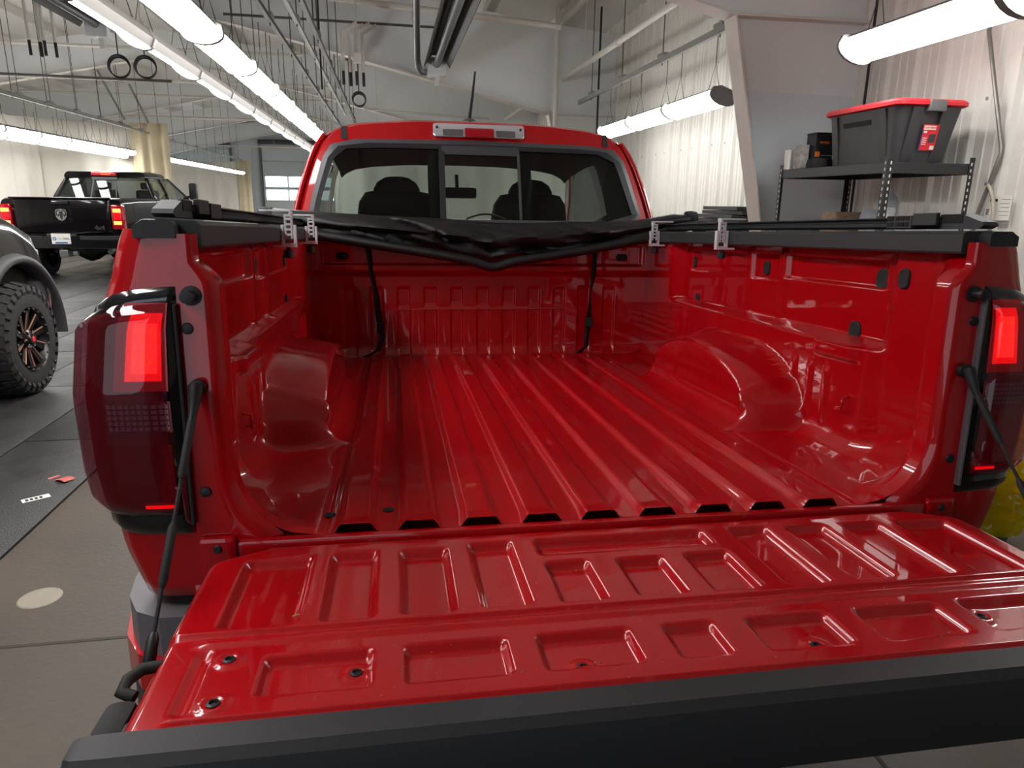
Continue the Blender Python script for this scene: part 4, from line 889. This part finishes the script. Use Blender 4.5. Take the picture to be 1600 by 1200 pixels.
for x, r_ in ((-.75, .06), (-.3, .07), (-.12, .16), (0, .21), (.12, .17), (.25, .08), (.75, .06)): rings.append([(x, 1.05 + r_ * math.cos(a), .46 + r_ * math.sin(a)) for a in np.linspace(0, 2 * math.pi, 14, endpoint=False)])
MB().loft(rings).build('rear_axle', 'black_metal', ram, 60)
MB().tube([(.55, 1.6, .55), (.6, .5, .52), (.68, .1, .5)], .05, 10).build('exhaust_pipe', 'galv', ram, 60); MB().tube([(-.3, 1.6, .6), (-.3, .3, .5)], .04, 8).build('spring_leaf', 'black_metal', ram)
MB().box((-.6, .2, .55), (.6, 5.4, .75)).build('chassis', 'dark', ram)
# cab: pillars with glass between
cb = empty('cab'); cb.parent = ram
def csec(y, zt, hw, tum, zb=1.40): return sect(hw, zb, zt, y, .07, tum)
MB().loft([sect(1.0, .7, 1.44, 2.0, .06), sect(1.0, .7, 1.44, 4.6, .06)]).build('doors', 'black_paint', cb, 45)
MB().loft([[(a, y + (b - 1.9) * -.15, b) for a, y, b in sect(.80, 1.84, 1.965, 2.22, .05, .10)], sect(.82, 1.85, 1.985, 2.7, .05, .10), sect(.80, 1.85, 1.975, 3.5, .05, .10), sect(.76, 1.82, 1.92, 3.8, .04, .10)]).build('roof', 'black_paint', cb, 50)
for s in (-1, 1):
    for (y0, y1, wd) in ((2.0, 2.28, .14), (3.0, 3.05, .10), (4.62, 3.72, .08)):
        ts = np.linspace(0, 1, 6); G = np.array([[(s * (.97 - .19 * t - .02 * t * t), y0 + (y1 - y0) * t + wd * u, 1.42 + .46 * t) for u in (0, 1)] for t in ts]); ob_ = MB().grid(G[..., 0], G[..., 1], G[..., 2]).build('pillar', 'black_paint', cb, 180); md = ob_.modifiers.new('thick', 'SOLIDIFY'); md.thickness = .05
    for ya, yb, yc, yd in ((2.1, 3.02, 2.40, 3.07), (3.1, 4.6, 3.12, 3.75)):
        G = np.array([[(s * (.955 - .19 * t), (ya + (yb - ya) * u) * (1 - t) + (yc + (yd - yc) * u) * t, 1.43 + .43 * t) for u in np.linspace(0, 1, 5)] for t in np.linspace(0, 1, 5)]); MB().grid(G[..., 0], G[..., 1], G[..., 2]).build('side_glass', 'tint_glass', cb, 180)
    mr = empty('side_mirror'); mr.parent = ram
    MB().box((s * 1.20 - .09, 4.05, 1.42), (s * 1.20 + .09, 4.2, 1.80), .05).build('mirror_head', 'black_plastic', mr, 40); MB().tube([(s * .97, 4.15, 1.46), (s * 1.15, 4.13, 1.5)], .03, 8).build('mirror_arm', 'black_plastic', mr)
G = np.array([[(x * (1 - .20 * t), 2.0 + .22 * t + .05 * (x / .93) ** 2, 1.44 + .42 * t) for x in np.linspace(-.93, .93, 14)] for t in np.linspace(0, 1, 6)]); MB().grid(G[..., 0], G[..., 1], G[..., 2]).build('rear_glass', 'dark_glass', cb, 180)
for x in (-.24, .24):
    MB().add([(x - .012, 1.995, 1.44), (x + .012, 1.995, 1.44), (x * .85 + .012, 2.21, 1.86), (x * .85 - .012, 2.21, 1.86), (x - .012, 2.01, 1.44), (x + .012, 2.01, 1.44), (x * .85 + .012, 2.225, 1.86), (x * .85 - .012, 2.225, 1.86)], [(0, 1, 2, 3), (4, 5, 6, 7), (0, 1, 5, 4), (1, 2, 6, 5), (2, 3, 7, 6), (3, 0, 4, 7)]).build('glass_divider', 'black_plastic', cb)
MB().box((-.24, 2.17, 1.80), (.24, 2.22, 1.86), .01).build('header_strip', 'trim_grey', cb)
bl = empty('third_brake_lamp'); bl.parent = ram
MB().box((-.24, 2.14, 1.885), (.24, 2.25, 1.965), .02).build('lens', 'lens_red', bl, 40); MB().box((-.05, 2.13, 1.90), (.12, 2.15, 1.95), .004).build('lit_strip', 'lamp_hot', bl)
G = np.array([[(x * (1 - .15 * t), 4.75 - .9 * t + .1 * (1 - (x / .93) ** 2), 1.42 + .45 * t) for x in np.linspace(-.93, .93, 10)] for t in np.linspace(0, 1, 5)]); MB().grid(G[..., 0], G[..., 1], G[..., 2]).build('windshield', 'clear_glass', cb, 180)
MB().loft([sect(.98, .6, 1.42, 4.6, .08), sect(.98, .55, 1.38, 5.2, .08), sect(.93, .55, 1.30, 5.9, .10)]).build('hood', 'black_paint', ram, 45)
for s in (-1, 1):
    for x in (s * .42,): MB().box((x - .24, 3.3, 1.35), (x + .24, 3.45, 1.62), .08).build('seat_back', 'interior', cb, 40); MB().box((x - .12, 3.3, 1.63), (x + .12, 3.4, 1.78), .04).build('headrest', 'interior', cb, 40)
    for y in (1.05, 4.95): simple_wheel(ram, (s * .85, y, .41), .41, .28, s)
# ------------------------------------------------------------------ black pickup front corner with the off-road wheel (left edge)
bk = empty('pickup_truck', (-4.10, 4.56, 0), label='black pickup at the left edge with chunky off-road tyre and bronze-edged spokes', cat='truck')
# local: wheel hub at x = +.86, y = 0
HB = .44; RT = .43
def body_sec(y, hw, zt, zb, r=.12): return sect(hw, zb, zt, y, r)
hd = []
for y, hw_, zt in ((-1.0, .90, 1.49), (-.4, .92, 1.46), (.1, .92, 1.39), (.4, .90, 1.29), (.50, .84, 1.17), (.52, .80, .95)):
    hd.append([(x * hw_, y - .10 * abs(x) ** 4, zt - .10 * abs(x) ** 5) for x in np.linspace(-1, 1, 24)])
hd = np.array(hd); MB().grid(hd[..., 0], hd[..., 1], hd[..., 2]).build('hood', 'black_paint', bk, 180)
for s in (-1, 1):
    fd = []
    for y in np.linspace(-1.0, .46, 30):
        zt = float(np.interp(y, [-1., -.4, .1, .4, .46], [1.40, 1.37, 1.30, 1.19, 1.08])); a = max(0, .56 ** 2 - y * y) ** .5 + HB if abs(y) < .56 else 0; zb = max(.62, a)
        zb = min(zb, zt - .03); xo = .965 - .05 * max(0, y - .2)
        fd.append([(s * (xo - .05), y, zt + .012), (s * (xo - .01), y, zt - .02), (s * (xo + .02), y, zt * .6 + zb * .4), (s * (xo + .015), y, zb)])
    fd = np.array(fd); MB().grid(fd[..., 0], fd[..., 1], fd[..., 2]).build('front_fender', 'black_paint', bk, 180)
    ar = []
    for t in np.linspace(-.15, math.pi + .1, 28): ar.append([(s * xx, -rr * math.cos(t) * 1.0, HB + rr * math.sin(t)) for xx, rr in ((.93, .545), (1.02, .55), (1.045, .57), (1.03, .61), (.96, .635))])
    ar = np.array(ar); MB().grid(ar[..., 0], ar[..., 1], ar[..., 2]).build('fender_flare', 'black_plastic', bk, 180)
    MB().box((s * .90 - .09, .36, .86), (s * .90 + .05, .50, 1.07), .03).build('head_lamp', 'lens_clear', bk, 40); MB().box((s * .955 - .02, .30, .99), (s * .955 + .012, .38, 1.03), .006).build('side_marker', 'lens_red', bk)
    MB().box((s * .93 - .16, .32, .60), (s * .93 + .05, .56, .84), .05).build('bumper_end', 'black_plastic', bk, 40); MB().tube([(s * .99, .44, .60), (s * .99, .46, .72), (s * .985, .44, .83)], .012, 8).build('chrome_edge', 'chrome', bk, 60)
    MB().box((s * .80 - .14, -.52, .5), (s * .80 + .10, .5, 1.0)).build('wheel_well', 'dark', bk)
    G = np.array([[(s * (.965 + .02 * math.sin((z - .6) * 4)), y, z) for y in np.linspace(-3.4, -1.0, 4)] for z in np.linspace(.58, 1.30, 8)]); MB().grid(G[..., 0], G[..., 1], G[..., 2]).build('door_panel', 'black_paint', bk, 180)
MB().box((-.90, .38, .58), (.90, .58, .85), .06).build('front_bumper', 'black_plastic', bk, 40); MB().box((-.70, .42, .88), (.70, .50, 1.12), .03).build('grille', 'black_gloss', bk)
MB().box((-.80, -3.4, .55), (.80, .36, .80)).build('chassis', 'dark', bk)
MB().loft([sect(.94, 1.25, 1.45, -1.0, .04), sect(.86, 1.25, 1.86, -1.7, .06, .1), sect(.86, 1.25, 1.92, -2.4, .06, .1), sect(.86, 1.25, 1.88, -3.4, .06, .1)]).build('cab', 'black_paint', bk, 40)
# off-road wheels
def offroad_wheel(root, c, s):
    wl = empty('wheel'); wl.parent = root; R_, W_ = RT, .33; cx, cy, cz = c
    MB().lathe([(-W_ / 2, R_ * .56), (-W_ / 2 - .008, R_ * .75), (-W_ / 2 + .01, R_ * .90), (-W_ / 2 + .04, R_ * .955), (W_ / 2 - .04, R_ * .955), (W_ / 2 - .01, R_ * .90), (W_ / 2 + .008, R_ * .75), (W_ / 2, R_ * .56)], c, 'X', 48, 1, False).build('tyre', 'tyre', wl, 60)
    m = MB()
    for k in range(30):
        for row, (xa, xb) in enumerate(((-.165, -.075), (-.065, -.005), (.005, .065), (.075, .165))):
            t = 2 * math.pi * (k + (.5 if row % 2 else 0)) / 30; dt = .075 + (.012 if row in (0, 3) else 0)
            pts = []
            for rr in (R_ * .93, R_):
                for (xx, tt) in ((xa, t - dt), (xb, t - dt + .03), (xb, t + dt), (xa, t + dt - .03)):
                    r_ = rr - (.028 if (abs(xx) > .15 and rr > R_ * .95) else 0); pts.append((cx + xx, cy + r_ * math.cos(tt), cz + r_ * math.sin(tt)))
            m.add(pts, [(0, 1, 2, 3), (4, 5, 6, 7), (0, 1, 5, 4), (1, 2, 6, 5), (2, 3, 7, 6), (3, 0, 4, 7)])
        t = 2 * math.pi * k / 30
        pts = []
        for xx, rr in ((s * (W_ / 2 + .002), R_ * .93), (s * (W_ / 2 + .014), R_ * .84), (s * (W_ / 2 + .002), R_ * .76)):
            for dt in (-.06, .06): pts.append((cx + xx, cy + rr * math.cos(t + dt), cz + rr * math.sin(t + dt)))
        m.add(pts, [(0, 1, 3, 2), (2, 3, 5, 4)])
    tag(m.build('tread_blocks', 'tyre', wl), kind='stuff')
    o_ = s * W_ / 2
    MB().lathe([(o_ - s * .12, .02), (o_ - s * .12, RT * .47), (o_ - s * .01, RT * .54), (o_ + s * .006, RT * .565), (o_ - s * .02, RT * .58)], c, 'X', 40, 1, False).build('rim', 'rim_black', wl, 40)
    for k in range(10):
        t = 2 * math.pi * k / 10 + .18; ct, st_ = math.cos(t), math.sin(t); e = Vector((0, -st_, ct)); d_ = Vector((0, ct, st_)); b0 = Vector(c)
        P = []
        for (r_, ww, xo_) in ((.055, .016, -.045), (RT * .50, .024, -.018)):
            for q in (-1, 1):
                for dx in (0, -.03): P.append(b0 + d_ * r_ + e * ww * q + Vector((o_ + s * (xo_ + dx), 0, 0)))
        MB().add(P, [(0, 2, 6, 4), (1, 3, 7, 5), (0, 1, 5, 4), (2, 3, 7, 6), (0, 1, 3, 2), (4, 5, 7, 6)]).build('spoke', 'rim_black', wl)
        q0 = b0 + d_ * .07 + e * .015 + Vector((o_ - s * .042, 0, 0)); q1 = b0 + d_ * RT * .49 + e * .022 + Vector((o_ - s * .016, 0, 0)); MB().tube([q0, q1], .0055, 6).build('spoke_edge', 'bronze', wl)
    MB().lathe([(o_ - s * .07, .075), (o_ - s * .03, .070), (o_ - s * .01, .045), (o_ + s * .005, .040)], c, 'X', 20).build('hub_cap', 'rim_black', wl, 40); MB().lathe([(o_ + s * .005, .022), (o_ + s * .008, .02)], c, 'X', 14).build('hub_emblem', 'label_red', wl)
    for k in range(6): t = 2 * math.pi * k / 6; MB().lathe([(o_ - s * .035, .011), (o_ - s * .008, .010)], (cx, cy + .06 * math.cos(t), cz + .06 * math.sin(t)), 'X', 8).build('lug_nut', 'chrome', wl)
    for k in range(20): t = 2 * math.pi * k / 20; MB().lathe([(o_ + s * .0, .007), (o_ + s * .008, .006)], (cx, cy + RT * .535 * math.cos(t), cz + RT * .535 * math.sin(t)), 'X', 6).build('rim_bolt', 'steel', wl)
    return wl
offroad_wheel(bk, (.87, 0, RT), 1); simple_wheel(bk, (-.87, 0, RT), RT, .33, -1)
# ------------------------------------------------------------------ shelving by the wall and what stands on it
SX0, SX1, SY0, SY1, SZ = 2.575, 3.165, 2.78, 4.0, 1.735
sh = empty('shelving_unit', (SX0, SY0, 0), label='black slotted-steel shelving unit standing against the ribbed wall', cat='shelf')
L_ = lambda x, y, z: (x - SX0, y - SY0, z)
for (x, y, sx, sy) in ((SX0, SY0, 1, 1), (SX1, SY0, -1, 1), (SX0, SY1, 1, -1), (SX1, SY1, -1, -1)):
    ps = empty('post'); ps.parent = sh
    m = MB(); a = L_(x, y, 0); t = .035
    m.box((min(a[0], a[0] + sx * t), a[1] - .0015, 0), (max(a[0], a[0] + sx * t), a[1] + .0015, SZ + .035)); m.box((a[0] - .0015, min(a[1], a[1] + sy * t), 0), (a[0] + .0015, max(a[1], a[1] + sy * t), SZ + .035)); m.build('angle', 'black_metal', ps)
    m = MB()
    for z in np.arange(.05, SZ + .02, .038):
        m.box((a[0] + sx * .02 - .004, a[1] - .0025 if sy > 0 else a[1] + .0012, z), (a[0] + sx * .02 + .004, a[1] - .0012 if sy > 0 else a[1] + .0025, z + .018)); m.box((a[0] - .0025, a[1] + sy * .02 - .004, z), (a[0] - .0012, a[1] + sy * .02 + .004, z + .018))
    tag(m.build('slot', 'wall_white', ps), kind='stuff')
for z in (SZ, 1.30, .75, .2):
    lv = empty('shelf_level'); lv.parent = sh; w_, d_ = SX1 - SX0, SY1 - SY0
    MB().box((0, .004, z - .065), (w_, .02, z), .003).build('beam', 'black_metal', lv); MB().box((0, d_ - .02, z - .065), (w_, d_ - .004, z), .003).build('beam', 'black_metal', lv)
    MB().box((.004, 0, z - .065), (.02, d_, z), .003).build('beam', 'black_metal', lv); MB().box((w_ - .02, 0, z - .065), (w_ - .004, d_, z), .003).build('beam', 'black_metal', lv)
    MB().box((.02, .02, z - .02), (w_ - .02, d_ - .02, z - .006)).build('deck', 'black_metal', lv)
# storage tote
tx, ty = 2.885, 3.22
tt_ = empty('storage_tote', (tx, ty, SZ), label='black plastic storage tote with a red lid on the top shelf', cat='box')
def rr(hw, hd, r, z, dx=0): return [(a, b, z) for a, b in rect_loop(-hw, hw, -hd, hd, r, 4)]
MB().loft([rr(.185, .30, .03, .002), rr(.205, .325, .035, .18), rr(.228, .352, .04, .335)]).build('body', 'tote_black', tt_, 35)
for xx in (-.10, .10):
    MB().add([(xx - .035, -.302, .01), (xx + .035, -.302, .01), (xx + .035, -.372, .325), (xx - .035, -.372, .325), (xx - .035, -.28, .01), (xx + .035, -.28, .01), (xx + .035, -.33, .325), (xx - .035, -.33, .325)], [(0, 1, 2, 3), (0, 4, 7, 3), (1, 5, 6, 2), (2, 3, 7, 6), (0, 1, 5, 4)]).build('end_rib', 'tote_black', tt_)
for yy in (-.22, .27):
    MB().add([(-.189, yy - .03, .01), (-.189, yy + .03, .01), (-.238, yy + .03, .325), (-.238, yy - .03, .325), (-.17, yy - .03, .01), (-.17, yy + .03, .01), (-.21, yy + .03, .325), (-.21, yy - .03, .325)], [(0, 1, 2, 3), (0, 4, 7, 3), (1, 5, 6, 2), (2, 3, 7, 6), (0, 1, 5, 4)]).build('side_rib', 'tote_black', tt_)
MB().add([(-.222, -.10, .245), (-.222, .17, .245), (-.2235, .19, .275), (-.2235, -.10, .275), (-.20, -.10, .245), (-.20, .17, .245), (-.20, .19, .275), (-.20, -.10, .275)], [(0, 1, 2, 3), (0, 4, 7, 3), (1, 5, 6, 2), (2, 3, 7, 6), (0, 1, 5, 4)]).build('hand_recess', 'dark', tt_)
MB().loft([rr(.240, .368, .05, .330), rr(.252, .385, .055, .338), rr(.252, .385, .055, .358), rr(.235, .368, .05, .372), rr(.20, .33, .045, .372), rr(.19, .32, .045, .364)]).build('lid', 'tote_red', tt_, 35)
MB().box((-.045, -.40, .30), (.065, -.35, .366), .008).build('latch', 'tote_latch', tt_, 30)
lb = empty('label'); lb.parent = tt_; ex = Vector((1, 0, 0)); ey = Vector((0, -.055, .31)).normalized(); en = ex.cross(ey); base = Vector((.02, -.3335, .155)) + en * .004
def lq(x0, x1, y0, y1, m_, nm, h=.0):
    P = [base + ex * a + ey * b + en * h for a, b in ((x0, y0), (x1, y0), (x1, y1), (x0, y1))]; P += [p - en * .003 for p in P]; MB().add(P, [(0, 1, 2, 3), (4, 5, 6, 7), (0, 1, 5, 4), (1, 2, 6, 5), (2, 3, 7, 6), (3, 0, 4, 7)]).build(nm, m_, lb)
lq(-.055, .055, -.075, .075, 'label_red', 'label_sheet'); lq(-.048, .035, .045, .068, 'paper_white', 'brand_band', .0008); lq(-.055, -.047, -.075, .045, 'label_blue', 'blue_edge', .0008); lq(.0, .045, -.03, .02, 'tote_black', 'printed_tote', .0008); lq(.0, .045, .02, .032, 'tote_red', 'printed_lid', .0010); lq(.022, .05, -.07, -.048, 'paper_white', 'barcode', .0008)
text('brand_lettering', 'CRAFTSMAN', .0145, 'label_red', base + ex * -.0065 + ey * .0565 + en * .0012, ex, ey, lb, .0003, .0003); lq(-.043, -.022, .026, .038, 'paper_white', 'text_line', .0008)
for k in range(4): lq(-.043, -.012, -.006 - .012 * k, -.001 - .012 * k, 'paper_white', 'text_line', .0008)
# items left of the tote
bx_ = empty('carton', (2.745, 3.78, SZ), label='black carton with orange lettering on the top shelf', cat='box')
MB().box((-.07, -.06, 0), (.07, .06, .24), .003).build('body', 'ink', bx_); MB().box((-.072, -.064, .24), (.076, .064, .252), .002).build('flap', 'ink', bx_)
MB().box((-.068, -.0615, .085), (-.03, -.0602, .12)).build('orange_square', 'orange_print', bx_); text('lettering', 'nnvnpn', .026, 'orange_print', (0, -.0615, .185), (1, 0, 0), (0, 0, 1), bx_, .0004, .001); MB().box((-.02, -.0615, .09), (.065, -.0602, .097)).build('print_line', 'box_grey', bx_)
bx2 = tag(MB().box((-.03, -.045, 0), (.035, .045, .17), .004).build('blister_pack', 'box_grey'), 'grey and white boxed part at the left end of the top shelf', 'box'); bx2.location = (2.628, 3.82, SZ)
bx3 = tag(MB().box((-.022, -.02, 0), (.02, .03, .14), .003).build('small_carton', 'paper_white'), 'small white carton beside the left rear shelf post', 'box'); bx3.location = (2.60, 3.93, SZ)
pc = MB(); pc.loft([rr(.10, .05, .02, 0), rr(.105, .055, .03, .03), rr(.10, .05, .03, .06), rr(.06, .03, .02, .068)]); po = tag(pc.build('tool_pouch', 'webbing', None, 40), 'low black pouch lying in front of the carton', 'pouch'); po.location = (2.70, 3.655, SZ)
# on the shelf below
bt = empty('oil_bottle', (2.86, 3.10, 1.30), label='grey plastic oil bottle with a label on the lower shelf', cat='bottle')
MB().loft([[(a * w_, b * d_, z) for a, b in rect_loop(-1, 1, -1, 1, .4, 4)] for z, w_, d_ in ((0, .05, .03), (.01, .055, .034), (.20, .055, .034), (.235, .042, .028), (.25, .022, .02))]).build('body', 'bottle_grey', bt, 40)
MB().lathe([(.25, .018), (.252, .021), (.285, .021), (.287, .015)], (0, 0, 0), 'Z', 14).build('cap', 'bottle_grey', bt, 40); MB().box((-.042, -.036, .04), (.03, -.033, .17), .001).build('label', 'bottle_label', bt)
b2 = tag(MB().box((-.10, -.08, 0), (.10, .08, .135), .006).build('carton', 'box_tan'), 'worn tan carton on the lower shelf behind the near post', 'box'); b2.location = (2.70, 3.35, 1.30)
b3 = MB(); b3.loft([rr(.05, .035, .02, 0), rr(.052, .037, .02, .12), rr(.03, .02, .012, .155)]); b3 = tag(b3.build('jug', 'bottle_grey', None, 40), 'small grey jug half hidden by the near shelf post', 'bottle'); b3.location = (2.745, 3.12, 1.30)
# ------------------------------------------------------------------ on and by the ribbed wall
cd = pipe([(XR - .06, 3.06, 4.2), (XR - .06, 3.04, 2.54), (XR - .06, 2.79, 1.84), (XR - .06, 2.782, 1.80), (XR - .06, 2.825, 1.64), (XR - .06, 2.89, 1.41), (XR - .06, 2.95, .6)], .013, 'conduit', 'grey conduit running down the wall right of the tote', 'conduit', 'pipe', 'wall conduits')
pipe([(XR - .055, 4.18, 0), (XR - .055, 4.2, 4.2)], .010, 'ink', 'thin black cable running up the wall behind the tote', 'cable', 'cable', 'wall conduits')
hs = empty('drain_hose', (XR - .085, 2.80, 1.62), label='beige rubber hose curling below the wall conduit', cat='hose')
MB().tube([(0, .02, .0), (0, -.01, -.03), (0, -.045, -.09), (0, -.065, -.17), (0, -.062, -.25)], .011, 8).build('hose', 'hose', hs, 60); MB().lathe([(0, .015), (.02, .015)], (0, .02, -.01), 'Z', 10).build('hose_clamp', 'steel', hs); MB().lathe([(-.29, .011), (-.245, .015)], (0, -.062, 0), 'Z', 10).build('fitting', 'steel', hs)
pn = empty('notice', (XR - .04, 2.765, 1.475), label='white paper notice numbered 703 taped to the ribbed wall', cat='sign')
MB().box((-.0, -.105, -.075), (.004, .085, .075), .001).build('sheet', 'paper_white', pn)
text('number', '703', .026, 'ink', (-.002, .062, -.025), (0, 0, 1), (0, 1, 0), pn, .0004, .0008); MB().box((-.0015, .0, .038), (0, .055, .054)).build('heading_bar', 'ink', pn)
for k in range(5): MB().box((-.0012, -.095, .05 - .024 * k), (0, -.03 + .01 * (k % 2), .0525 - .024 * k)).build('text_line', 'trim_grey', pn)
# stack of black rubber tiles beyond the column
for k in range(36):
    dx, dy = rng.uniform(-.05, .05), rng.uniform(-.06, .06)
    if k == 0:
        m0 = MB().box((-.20, -.45, 0), (.20, .45, .036), .004); tile0 = m0.build('rubber_tile', 'mat_rubber'); o_ = tile0
    else: o_ = tile0.copy(); COL.objects.link(o_)
    o_.location = (3.12 + dx - .03 * (k % 7 == 3), 5.75 + dy, .001 + .0405 * k); o_.rotation_euler = (0, 0, rng.uniform(-.08, .08))
    tag(o_, 'black rubber floor tile low in the stack beyond the steel column' if k < 27 else 'black rubber floor tile in the stack beyond the column, %s from the top' % NTH[35 - k] if k < 35 else 'topmost black rubber floor tile in the stack beyond the steel column', 'floor tile', 'stacked rubber floor tiles')
# litter on the floor
la = empty('paper_scrap', (-2.165, 2.41, .016), .6, label='small white printed label lying on the rubber mat', cat='paper'); MB().box((-.06, -.025, 0), (.06, .025, .001)).build('sheet', 'paper_white', la)
for k in range(4): MB().box((-.045 + .02 * k, -.015, .001), (-.032 + .02 * k, .015, .0014)).build('print_mark', 'ink', la)
G = np.array([[(x, y, .004 + .008 * math.sin(x * 40)) for x in np.linspace(-.07, .07, 10)] for y in (-.03, .03)]); lr = MB().grid(G[..., 0], G[..., 1], G[..., 2]).build('paper_scrap', 'paper_red', None, 180); lr.location = (-2.15, 2.66, .017); lr.rotation_euler = (0, 0, -.6); tag(lr, 'curled pink paper tag lying on the rubber mat', 'paper')
for (x, y, r_, lbx) in ((-2.62, 6.15, .3, 'white scrap on the dark mat beyond the off-road wheel'), (-2.45, 6.35, 1.1, 'smaller white scrap beside another on the dark mat'), (-3.9, 10.2, 1.2, 'white scrap on the mat below the distant black pickup')):
    G = np.array([[(a, b, .003 + .006 * abs(math.sin(a * 50))) for a in np.linspace(-.05, .05, 7)] for b in (-.02, .025)]); q_ = MB().grid(G[..., 0], G[..., 1], G[..., 2]).build('paper_scrap', 'paper_white', None, 180); q_.location = (x, y, .017); q_.rotation_euler = (0, 0, r_); tag(q_, lbx, 'paper')
# yellow plastic bag in a bin at the right edge
bg = empty('trash_bin', (2.12, 1.40, 0), label='grey bin lined with a crumpled yellow plastic bag', cat='bin')
MB().loft([[(a, b, z) for a, b in rect_loop(-w_, w_, -w_, w_, .06, 4)] for z, w_ in ((0, .17), (.34, .20))]).build('tub', 'trim_grey', bg, 40)
nu, nv_ = 120, 70; P_ = np.zeros((nv_, nu, 3))
from mathutils import noise as mn
for i in range(nv_):
    t = i / (nv_ - 1); z = .10 + .60 * t; base_r = float(np.interp(t, [0, .2, .45, .7, .9, 1.], [.235, .26, .29, .28, .19, .03]))
    for j in range(nu):
        a = 2 * math.pi * j / nu; nz_ = mn.noise(Vector((math.cos(a) * 2.2, math.sin(a) * 2.2, z * 6))) * .06 + mn.noise(Vector((math.cos(a) * 6, math.sin(a) * 6, z * 5))) * .035 - abs(mn.noise(Vector((math.cos(a) * 7, math.sin(a) * 7, z * 4)))) * .09 - abs(mn.noise(Vector((math.cos(a) * 16, math.sin(a) * 16, z * 14)))) * .05 + .02
        r_ = base_r + nz_; P_[i, j] = (r_ * math.cos(a), r_ * math.sin(a), z + .02 * mn.noise(Vector((a * 3, z * 9, 1))))
MB().grid(P_[..., 0], P_[..., 1], P_[..., 2], closed=True).build('bag', 'bag_film', bg, 60)
P2 = P_.copy(); P2[..., :2] *= .86; P2[..., 2] = P2[..., 2] * .95; MB().grid(P2[..., 0], P2[..., 1], P2[..., 2], closed=True).build('bag_fold', 'bag_film', bg, 60)
MB().box((-.13, -.10, .02), (.12, .12, .30), .05).build('contents', 'box_tan', bg, 40)
